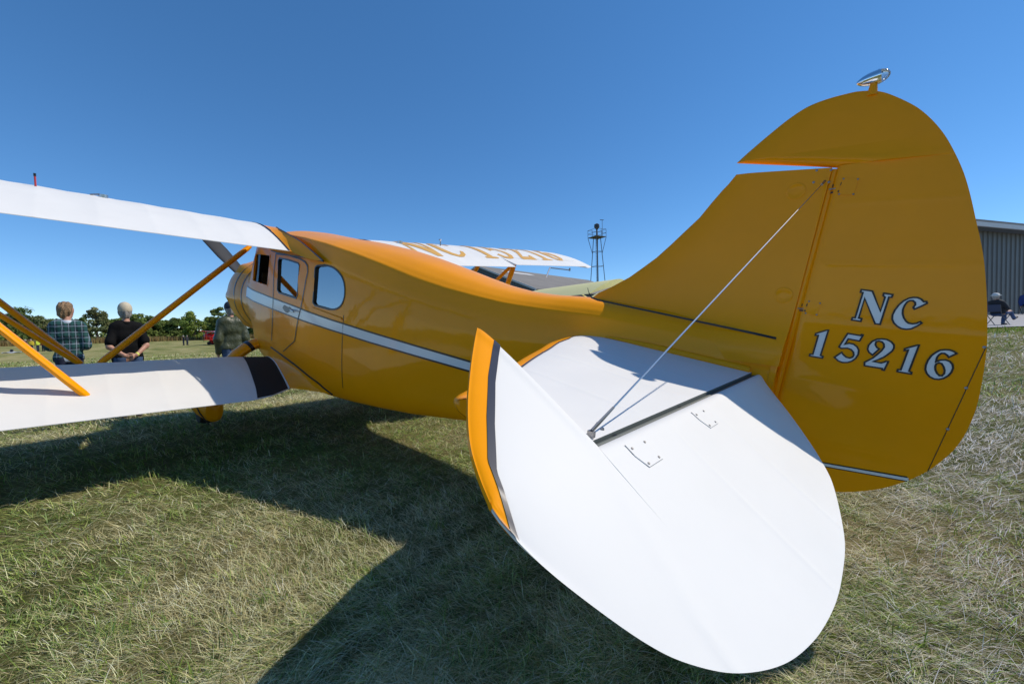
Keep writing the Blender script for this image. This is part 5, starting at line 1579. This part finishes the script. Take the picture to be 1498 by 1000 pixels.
def person(label, loc, rz, *, group=None, H=1.76, girth=1.0, shirt='darktop', trousers='jeans', sleeve='long', arms=None, hair=None, cap=None, head_turn=0.0, hem=.93, seated=False, legs=None, res=.012, jacket=False, skin=SKIN, tee=False, band=None, tilt=0.0, slim=1.0):
    """person looks along local +y; x to the right"""
    t = empty('person', loc, rz)
    tag(t, label, 'person', group)
    s = H / 1.78
    t.scale = (s * slim, s * (.5 + .5 * slim), s)
    g = girth
    dz = -.46 if seated else 0.0
    back = -.10 if seated else 0.0           # lean of the torso
    def T(x, y, z): return np.array([x, y + back * max(0, (z - .95)) / .5, z + dz])
    hips = [T(-.085 * g, 0, .97), T(.085 * g, 0, .97)]
    sq = 1.28
    torso = [(hips[0], hips[1], .125 * g, .125 * g, sq), (T(-.06 * g, .02 * g, 1.12), T(.06 * g, .02 * g, 1.12), .135 * g, .135 * g, sq),
             (T(-.085 * g, 0, 1.30), T(.085 * g, 0, 1.30), .125 * g, .125 * g, sq), (T(-.135, -.01, 1.415), T(.135, -.01, 1.415), .075, .075), (T(-.09, -.01, 1.44), T(.09, -.01, 1.44), .07, .07)]
    hc = T(0, .035, 1.655)
    ht = head_turn
    fwd = np.array([math.sin(ht), math.cos(ht), -tilt]); fwd /= np.linalg.norm(fwd); lat = np.array([math.cos(ht), -math.sin(ht), 0])
    neck = [(T(0, -.015, 1.46), T(0, .01, 1.58), .060, .055)]
    head = face_prims(hc, fwd, lat)
    sh = [T(-.185 - .02 * (g - 1), -.01, 1.415), T(.185 + .02 * (g - 1), -.01, 1.415)]
    if arms is None:
        arms = [dict(e=T(-.25 * g ** .5, -.03, 1.13), w=T(-.25 * g ** .5, .05, .90), d=(0, .15, -1), u=(0, 1, 0)), dict(e=T(.25 * g ** .5, -.03, 1.13), w=T(.25 * g ** .5, .05, .90), d=(0, .15, -1), u=(0, 1, 0))]
    upper = []; fore = []; hands = []
    for q, a in enumerate(arms):
        e = np.array(a['e'], float); w = np.array(a['w'], float)
        upper.append((sh[q], e, .056, .043)); fore.append((e, w, .042, .029))
        hands += hand(w, a['d'], a['u'], curl=a.get('curl', .35))
    if legs is None:
        legs = [dict(k=T(-.10, .02, .50), a=T(-.11, -.02, .085), t=T(-.14, .14, .045)), dict(k=T(.10, .02, .50), a=T(.11, -.02, .085), t=T(.14, .14, .045))]
    thigh = []; shin = []; foot = []
    for q, l in enumerate(legs):
        thigh.append((hips[q] + np.array([0, 0, -.03]), np.array(l['k']), .088 * (1 + .4 * (g - 1)), .060)); shin.append((np.array(l['k']), np.array(l['a']), .058, .040))
        foot.append((np.array(l['a']) + np.array([0, -.015, -.035]), np.array(l['t']), .042, .036))
    fine = res < .02
    body = torso + neck + head + upper + fore + (hands if res < .03 else []) + thigh + shin
    V, F = sdf_mesh(body, res, .03)
    mesh_obj('body', V, F, skin, t, sharp=None)
    grow = lambda P, d: [(p[0], p[1], p[2] + d, p[3] + d) + tuple(p[4:]) for p in P]
    wr = (lambda X, Y, Z: .006 * np.sin(17 * X + 9 * Z + 5 * Y) + .005 * np.sin(23 * Z - 13 * X + 8 * Y)) if fine else None
    dh = .030 if jacket else .018
    sl = [(a, b, ra + dh + .004, rb + dh + .012) for a, b, ra, rb in upper]
    if sleeve == 'long':
        sl += [(a, a + (b - a) * .95, ra + dh + .008, rb + dh - .002) for a, b, ra, rb in fore]
    elif sleeve == 'short':
        sl = [(a, a + (b - a) * .74, ra + dh, rb + dh + .016) for a, b, ra, rb in upper]
    zh = hem + dz
    shp = grow(torso, dh) + sl
    V, F = sdf_mesh(shp, res, .035, clip=[lambda X, Y, Z: np.where(np.abs(X) < .21 * g, zh - Z, -1)], warp=wr)
    sh_o = mesh_obj('jacket' if jacket else 'shirt', V, F, M[shirt], t, sharp=None)
    if fine:
        V, F = sdf_mesh([(T(-.03, -.025, 1.475), T(.03, -.025, 1.475), .058, .058), (T(0, -.03, 1.49), T(0, -.0, 1.49), .066, .066)], .01, .02, clip=[lambda X, Y, Z: np.abs(Z - (1.49 + dz)) - .025])
        mesh_obj('collar', V, F, M['whitecloth'] if tee else M[shirt], sh_o, sharp=None)
    if tee:
        V, F = sdf_mesh(grow(torso[:2], .012), res, .03, clip=[lambda X, Y, Z: .90 + dz - Z, lambda X, Y, Z: Z - (hem + .05 + dz)])
        mesh_obj('undershirt', V, F, M['whitecloth'], t, sharp=None)
    tr = grow(thigh, .016) + [(a, b, ra + .018, rb + .022) for a, b, ra, rb in shin] + grow(torso[:1], .006)
    V, F = sdf_mesh(tr, res, .03, clip=[lambda X, Y, Z: Z - (1.02 + dz)] + ([] if seated else [lambda X, Y, Z: .06 - Z]), warp=wr)
    mesh_obj('trousers', V, F, M[trousers], t, sharp=None)
    for q, f_ in enumerate(foot):
        V, F = sdf_mesh([f_, (f_[0], f_[1] - np.array([0, 0, .012]), .040, .036)], res, .02, clip=[] if seated else [lambda X, Y, Z: .004 - Z])
        mesh_obj('shoe', V, F, M['shoe'], t, sharp=None)
    if hair:
        up = np.array([0, 0, 1.0])
        hp = [(hc - fwd * .035 + up * .045, hc + fwd * .02 + up * .055, .098, .085), (hc - fwd * .05 - up * .02, hc - fwd * .055 + up * .03, .083, .09), (hc + lat * .06 - fwd * .02 + up * .02, hc + lat * .06 - fwd * .03 - up * .03, .045, .035), (hc - lat * .06 - fwd * .02 + up * .02, hc - lat * .06 - fwd * .03 - up * .03, .045, .035)]
        if hair == 'blond':
            hp += [(hc + lat * .07 + up * .07 - fwd * .02, hc + lat * .08 - up * .0 - fwd * .03, .05, .045), (hc - lat * .07 + up * .07 - fwd * .02, hc - lat * .085 - up * .0 - fwd * .03, .05, .045), (hc - fwd * .07 - up * .05, hc - fwd * .06, .07, .08)]
        w2 = (lambda X, Y, Z: .005 * np.sin(70 * X + 15 * Z) * np.sin(60 * Y + 20 * Z) + .004 * np.sin(110 * X - 20 * Z)) if fine else None
        V, F = sdf_mesh(hp, min(res, .02), .03, clip=[lambda X, Y, Z: -((X - hc[0]) * -fwd[0] + (Y - hc[1]) * -fwd[1] + .055 + .8 * np.maximum(0, Z - hc[2] - .055))] + ([lambda X, Y, Z: Z - hc[2] - .02] if cap else []), warp=w2)
        mesh_obj('hair', V, F, M[hair if hair in M else 'greyhair'], t, sharp=None)
    if cap:
        up = np.array([0, 0, 1.0])
        cp = [(hc - fwd * .035 + up * .052, hc + fwd * .025 + up * .055, .112, .102)]
        V, F = sdf_mesh(cp, min(res, .02), .02, clip=[lambda X, Y, Z: hc[2] + .012 - Z])
        c_o = mesh_obj('cap', V, F, M[cap], t, sharp=None)
        if fine:
            V, F = sdf_mesh([(hc - fwd * .118 + up * .028 - lat * .022, hc - fwd * .118 + up * .028 + lat * .022, .020, .020)], .006, .01)
            mesh_obj('strap_opening', V, F, M['blackshirt'], c_o, sharp=None)
        if cap == 'whitecap':
            br = [(hc + up * .05 - fwd * .02, hc + up * .05 + fwd * .02, .15, .15)]
        else:
            br = [(hc + up * .05 + fwd * .09, hc + up * .045 + fwd * .13, .075, .06)]
        V, F = sdf_mesh(br, min(res, .02), .02, clip=[lambda X, Y, Z: np.abs(Z - hc[2] - .05) - .008 - .004])
        mesh_obj('brim', V, F, M[cap], c_o, sharp=None)
    if fine:
        for q in (-1, 1):
            V, F = sdf_mesh([(hc + fwd * .085 + lat * q * .032 + np.array([0, 0, .008]), hc + fwd * .086 + lat * q * .032 + np.array([0, 0, .008]), .011, .011)], .006, .01)
            mesh_obj('eye', V, F, M['eye'], t, sharp=None)
    if band is not None:
        a = fore[band]; p1 = np.array(a[1]); dd = (np.array(a[0]) - p1); dd /= np.linalg.norm(dd)
        mb = MB(); mb.tube([p1 + dd * .005, p1 + dd * .03], .034, 14); mb.build('wristband', M['band'], t)
    return t

def face_to(x, y, ang):
    """rotation that turns local +y to world angle ang"""
    return ang - math.pi / 2

# three men beyond the lower wing, seen from behind
gx, gy = 8.55, 2.06
person('man in green plaid shirt with tousled blond hair, arms folded, beyond lower wing', (gx, gy, tz(gx, gy) - .02), face_to(0, 0, R(-4)), H=1.78, girth=.92, slim=.76, shirt='plaid', trousers='jeans', hair='blond', head_turn=.75, hem=.955, tee=True,
       arms=[dict(e=(-.23, -.02, 1.14), w=(-.05, .20, 1.12), d=(1, .1, 0.05), u=(0, .3, 1)), dict(e=(.25, -.03, 1.13), w=(.06, .22, 1.10), d=(-1, .1, .1), u=(0, .3, 1))])
gx, gy = 7.95, 1.46
person('stout man in black shirt and tan cap, hands clasped behind his back', (gx, gy, tz(gx, gy) - .02), face_to(0, 0, R(2)), H=1.73, girth=1.06, slim=.76, shirt='blackshirt', trousers='jeans2', sleeve='short', hair='greyhair', cap='tancap', hem=.965, head_turn=.1, res=.010, band=1,
       arms=[dict(e=(-.275, -.10, 1.14), w=(-.075, -.232, 1.00), d=(1, -.05, -.30), u=(0, -.4, .9), curl=.5), dict(e=(.275, -.10, 1.14), w=(.10, -.238, 1.00), d=(-1, -.03, -.35), u=(0, -.4, .9), curl=.5)])
gx, gy = 8.50, .02
person('man in olive flight jacket and dark cap standing by the engine cowling', (gx, gy, tz(gx, gy) - .02), face_to(0, 0, R(-2)), H=1.83, girth=1.02, slim=.80, shirt='olive', trousers='jeans2', jacket=True, hair='greyhair', cap='navycap', hem=.95, head_turn=-.15)

# people on chairs by the hangar
M['chairm'] = mat('chair_frame', (0.10, 0.10, 0.11), 0.4, metal=0.6)
M['chairf'] = mat('chair_fabric', (0.05, 0.06, 0.10), 0.8)
def chair(label, loc, rz):
    t = empty('folding_chair', loc, rz); tag(t, label, 'chair', 'chairs by the hangar')
    for x in (-.24, .24):
        mb = MB(); mb.tube([(x, .22, 0), (x, -.20, .45), (x, -.26, .86)], .014, 8); mb.build('frame_tube', M['chairm'], t)
        mb = MB(); mb.tube([(x, -.22, 0), (x, .22, .43)], .014, 8); mb.build('leg', M['chairm'], t)
    mb = MB(); mb.loft([[(-.24, y, z), (.24, y, z), (.24, y, z - .015), (-.24, y, z - .015)] for y, z in ((.22, .44), (.0, .425), (-.2, .435))]); mb.build('seat', M['chairf'], t)
    mb = MB(); mb.loft([[(-.24, y, z), (.24, y, z), (.24, y - .012, z), (-.24, y - .012, z)] for y, z in ((-.21, .56), (-.245, .72), (-.26, .86))]); mb.build('backrest', M['chairf'], t)
right_ang = math.atan2(RT[1], RT[0])
sx, sy = at(20.55, 17.0)
ang = right_ang + .12
chair('folding chair under the seated man in white hat', (sx, sy, tz(sx, sy) + .035), ang - math.pi / 2)
person('seated man in white hat and dark jacket, blue-jeaned legs crossed, on the apron', (sx, sy, tz(sx, sy) + .035), ang - math.pi / 2, H=1.78, girth=1.1, shirt='darktop', trousers='jeans2', seated=True, cap='whitecap', hair='greyhair', hem=.93, res=.018,
       arms=[dict(e=(-.27, .02, .72), w=(-.12, .26, .62), d=(.8, .5, -.1), u=(0, 0, 1)), dict(e=(.27, .02, .72), w=(.12, .27, .62), d=(-.8, .5, -.1), u=(0, 0, 1))],
       legs=[dict(k=(-.10, .48, .50), a=(-.12, .44, .085), t=(-.13, .62, .045)), dict(k=(.06, .50, .56), a=(.02, .78, .28), t=(.0, .95, .33))])
sx, sy = at(27.3, 21.3)
chair('folding chair in the hangar shade under the person in blue', (sx, sy, tz(sx, sy) + .035), ang + 2.4)
person('person in blue top sitting in the shade against the hangar wall', (sx, sy, tz(sx, sy) + .035), ang + 2.4, H=1.7, shirt='bluetop', trousers='jeans', seated=True, hair='greyhair', hem=.93, res=.022,
       legs=[dict(k=(-.10, .46, .48), a=(-.12, .44, .085), t=(-.13, .60, .045)), dict(k=(.10, .46, .48), a=(.12, .44, .085), t=(.13, .60, .045))])

# little figures far out on the field
def far_person(label, px, dep, dark, tr, group, rz=0.0, H=1.75, hair='greyhair', dx=0.0):
    la = (px - 749) / 587.76 * dep + dx
    x, y = at(la, dep)
    return person(label, (x, y, tz(x, y)), rz, group=group, H=H, shirt=dark, trousers=tr, hair=hair, res=.04)
G1 = 'people standing out on the field'
far_person('distant person in dark clothes, leftmost of the group on the field', 37, 55, 'darktop', 'jeans', G1, .4)
far_person('distant person in bright yellow top on the field', 45, 57, 'yellowtop', 'jeans', G1, 1.2)
far_person('distant person in lime vest beside the one in red', 54.8, 57, 'hivis', 'jeans', G1, -.6)
far_person('distant person in red top, rightmost of the group on the field', 63, 56, 'redtop', 'jeans', G1, .9)
G2 = 'pair in black on the field'
far_person('distant person in black, left one of the pair on the field', 268.5, 70, 'darktop', 'jeans', G2, .3)
far_person('distant person in black, right one of the pair on the field', 273.8, 71, 'darktop', 'jeans', G2, 2.3)
tx, ty = at((16 - 749) / 587.76 * 52, 52)
tp = empty('ground_sheet', (tx, ty, tz(tx, ty))); tag(tp, 'pale crumpled sheet with a dark bag lying on the grass at far left', 'sheet')
mb = MB(); n_ = 10
mb.add([(i * .16 - .8, j * .16 - .8, .10 + .05 * math.sin(i * 1.7 + j) + .12 * math.exp(-((i - 5) ** 2 + (j - 5) ** 2) / 6)) for i in range(n_ + 1) for j in range(n_ + 1)], [(i * (n_ + 1) + j, i * (n_ + 1) + j + 1, (i + 1) * (n_ + 1) + j + 1, (i + 1) * (n_ + 1) + j) for i in range(n_) for j in range(n_)])
mb.build('sheet', M['trim'], tp)
mb = MB(); mb.tube([(-.22, 0, .28), (0, 0, .34), (.22, 0, .28)], [.10, .17, .10], 10); mb.build('bag', M['black'], tp)

# ================================================================== corn and trees
def leaf_mat(name, c, var=.35):
    m = bpy.data.materials.new(name); m.use_nodes = True
    nt = m.node_tree; L = nt.links.new; nt.nodes.remove(nt.nodes['Principled BSDF'])
    a = nt.nodes.new('ShaderNodeAttribute'); a.attribute_name = 'tint'
    mx = nt.nodes.new('ShaderNodeMix'); mx.data_type = 'RGBA'; mx.blend_type = 'MULTIPLY'; mx.inputs[0].default_value = 1; mx.inputs[6].default_value = (*c, 1)
    L(a.outputs['Color'], mx.inputs[7])
    d = nt.nodes.new('ShaderNodeBsdfDiffuse'); t = nt.nodes.new('ShaderNodeBsdfTranslucent'); x = nt.nodes.new('ShaderNodeMixShader'); x.inputs[0].default_value = .3
    L(mx.outputs[2], d.inputs[0]); L(mx.outputs[2], t.inputs[0]); L(d.outputs[0], x.inputs[1]); L(t.outputs[0], x.inputs[2]); L(x.outputs[0], nt.nodes['Material Output'].inputs[0])
    return m
LEAF = [leaf_mat('leaf_dark', (.135, .18, .058)), leaf_mat('leaf_mid', (.18, .235, .066)), leaf_mat('leaf_bright', (.25, .32, .078)), leaf_mat('leaf_olive', (.20, .215, .095))]
M['bark'] = mat('bark', (.07, .055, .04), .9)

def quads_cloud(name, C, N, S, tint, m, parent=None, kind=None):
    n = len(C)
    N = N / (np.linalg.norm(N, axis=1)[:, None] + 1e-9)
    ref = np.where(np.abs(N[:, 2:3]) < .9, np.array([[0, 0, 1.0]]), np.array([[1.0, 0, 0]]))
    U = np.cross(N, ref); U /= np.linalg.norm(U, axis=1)[:, None]; W = np.cross(N, U)
    a = RNG.uniform(0, 6.283, n)[:, None]
    U2 = U * np.cos(a) + W * np.sin(a); W2 = -U * np.sin(a) + W * np.cos(a)
    S = S[:, None]
    V = np.stack([C + U2 * S, C + W2 * S * .62, C - U2 * S, C - W2 * S * .62], 1).reshape(-1, 3).astype(np.float32)
    me = bpy.data.meshes.new(name); me.vertices.add(4 * n); me.vertices.foreach_set('co', V.reshape(-1))
    me.loops.add(4 * n); me.loops.foreach_set('vertex_index', np.arange(4 * n, dtype=np.int32)); me.polygons.add(n); me.polygons.foreach_set('loop_start', (np.arange(n) * 4).astype(np.int32)); me.update(calc_edges=True)
    c = np.ones((n, 4, 4), np.float32); c[:, :, :3] = tint[:, None, :]
    q = me.attributes.new('tint', 'FLOAT_COLOR', 'POINT'); q.data.foreach_set('color', c.reshape(-1))
    o = bpy.data.objects.new(name, me); COL.objects.link(o); me.materials.append(m)
    if parent: o.parent = parent
    if kind: o['kind'] = kind
    return o

def tree(label, px, dep, topy, wpx, lm, dens=1.0, trunk_frac=.22, airy=0.0):
    la = (px - 749) / 587.76 * dep
    x, y = at(la, dep); g = tz(x, y)
    hor = 498.5 - .0260 * px
    H = (hor - topy) / 587.76 * dep + 1.0655 - g
    W = wpx / 587.76 * dep / 2
    t = empty('tree', (x, y, g)); tag(t, label, 'tree', 'trees along the far side of the field')
    rs = np.random.default_rng(int(abs(px * 13 + topy)) + 1)
    mb = MB(); lean = rs.normal(0, .03, 2)
    tr = [np.array([lean[0] * z, lean[1] * z, z]) for z in np.linspace(0, H * .82, 6)]
    mb.tube(tr, list(np.linspace(H * .028, H * .008, 6)), 8)
    tips = []
    for k in range(7):
        z = H * rs.uniform(trunk_frac + .05, .7); a = rs.uniform(0, 6.28); l = W * rs.uniform(.45, .85)
        b = np.array([lean[0] * z, lean[1] * z, z]); e = b + np.array([math.cos(a) * l, math.sin(a) * l, l * rs.uniform(.25, .8)])
        mb.tube([b, (b + e) / 2 + np.array([0, 0, .05 * l]), e], [H * .011, H * .008, H * .003], 6); tips.append(e)
    mb.build('trunk', M['bark'], t)
    nb = 40 if airy == 0 else 26
    cen = []; 
    for k in range(nb):
        z = H * rs.uniform(trunk_frac, .95); u = (z / H - trunk_frac) / (1 - trunk_frac)
        rad = W * (math.sin(math.pi * min(1, .16 + u * .80)) ** .7) * (1.0 if airy == 0 else .95)
        a = rs.uniform(0, 6.28); q = rad * math.sqrt(rs.uniform(.1, 1)) * .82
        cen.append((lean[0] * z + q * math.cos(a), lean[1] * z + q * math.sin(a), z, W * rs.uniform(.22, .38) * (1 - .12 * airy)))
    for e in tips: cen.append((*e, W * rs.uniform(.2, .33)))
    Cs = []; Ns = []; Ts = []
    per = int(120 * dens)
    for cx, cy, cz, r in cen:
        d = rs.normal(0, 1, (per, 3)); d /= np.linalg.norm(d, axis=1)[:, None]
        p = np.array([cx, cy, cz]) + d * (r * rs.uniform(.55, 1.08, per) ** 1)[:, None] * np.array([1, 1, .72])
        Cs.append(p); Ns.append(d + rs.normal(0, .55, (per, 3)))
        k = rs.uniform(.75, 1.25)
        Ts.append(np.tile(np.array([[k * rs.uniform(.9, 1.1), k, k * rs.uniform(.8, 1.1)]]), (per, 1)) * rs.uniform(.75, 1.25, per)[:, None])
    Cs = np.concatenate(Cs)
    ok = Cs[:, 2] > H * .06
    quads_cloud('crown', Cs[ok], np.concatenate(Ns)[ok], rs.uniform(.5, 1.0, ok.sum()) * .020 * dep / 6.5 , np.concatenate(Ts)[ok], lm, t)
    return t
TREES = [
 (-60, 150, 455, 70, 0), (-12, 135, 462, 55, 1), (14, 140, 461, 46, 0), (33, 128, 450, 44, 0), (60, 130, 462, 40, 3), (84, 150, 468, 38, 1), (112, 150, 468, 36, 0), (143, 122, 450, 34, 3),
 (166, 140, 466, 30, 1), (186, 150, 465, 32, 0), (206, 140, 459, 30, 1), (222, 145, 461, 30, 0), (243, 150, 469, 32, 1), (262, 150, 466, 28, 0), (286, 132, 456, 36, 2), (306, 145, 464, 28, 1), (322, 130, 449, 26, 0), (345, 150, 455, 40, 1), (380, 150, 460, 44, 0)]
kinds = ['dark full-crowned tree', 'mid-green bushy tree', 'bright green rounded tree', 'olive loose-crowned tree']
names = ['beyond frame edge', 'at the left edge of the tree line', 'behind the strut ends at far left', 'tallest in the clump at far left', 'just left of the plaid shirt', 'behind the shoulders of the plaid shirt', 'low behind right shoulder of plaid shirt', 'standing alone between the plaid and black shirts',
 'behind left arm of black-shirted man', 'behind the tan cap', 'just right of the tan cap', 'behind the black shirt right shoulder', 'crossed by the long yellow strut', 'right of the long yellow strut', 'brightest of the row, above the distant pair', 'above the nose of the red airplane', 'tall beside the olive jacket', 'behind the engine cowling', 'hidden mostly by the cowling']
for i, (px, dep, ty_, w_, k_) in enumerate(TREES):
    tree(kinds[k_] + ' ' + names[i], px, dep, ty_, w_, LEAF[k_], airy=.6 if k_ == 3 else 0.0, trunk_frac=.04 if k_ != 3 else .16)

def band_points(n, px0, px1, dfun, thick):
    px = RNG.uniform(px0, px1, n)
    dep = dfun(px) + RNG.uniform(0, thick, n)
    la = (px - 749) / 587.76 * dep
    p = CAM[None, :2] + FW[None] * dep[:, None] + RT[None] * la[:, None]
    return p[:, 0], p[:, 1], px, dep
corn_d = lambda px: 100 + np.clip(px, -400, 900) * .10
x, y, px, dep = band_points(9000, -420, 760, lambda p: corn_d(p) + 18, 14)
z = terrain(x, y)
C = np.stack([x, y, z + RNG.uniform(.2, 1, len(x)) ** .8 * RNG.uniform(2.2, 4.2, len(x))], 1)
quads_cloud('undergrowth', C, RNG.normal(0, 1, (len(x), 3)), RNG.uniform(.25, .6, len(x)), RNG.uniform(.6, 1.3, len(x))[:, None] * np.array([[1, 1, 1]]), LEAF[1], kind='stuff')
x, y, px, dep = band_points(26000, -420, 800, corn_d, 10)
n = len(x)
tint = np.array([[.30, .20, .085], [.36, .26, .12], [.22, .145, .065], [.20, .19, .07]])[RNG.integers(0, 4, n)] * RNG.uniform(.7, 1.2, n)[:, None]
hh = 1.55 + .25 * fields(x, y, .15, 21)
blades('cornfield', x, y, hh * RNG.uniform(.8, 1.15, n), RNG.uniform(.05, .16, n), np.abs(RNG.normal(0.1, .22, n)), RNG.uniform(0, 6.28, n), tint, BLADE)
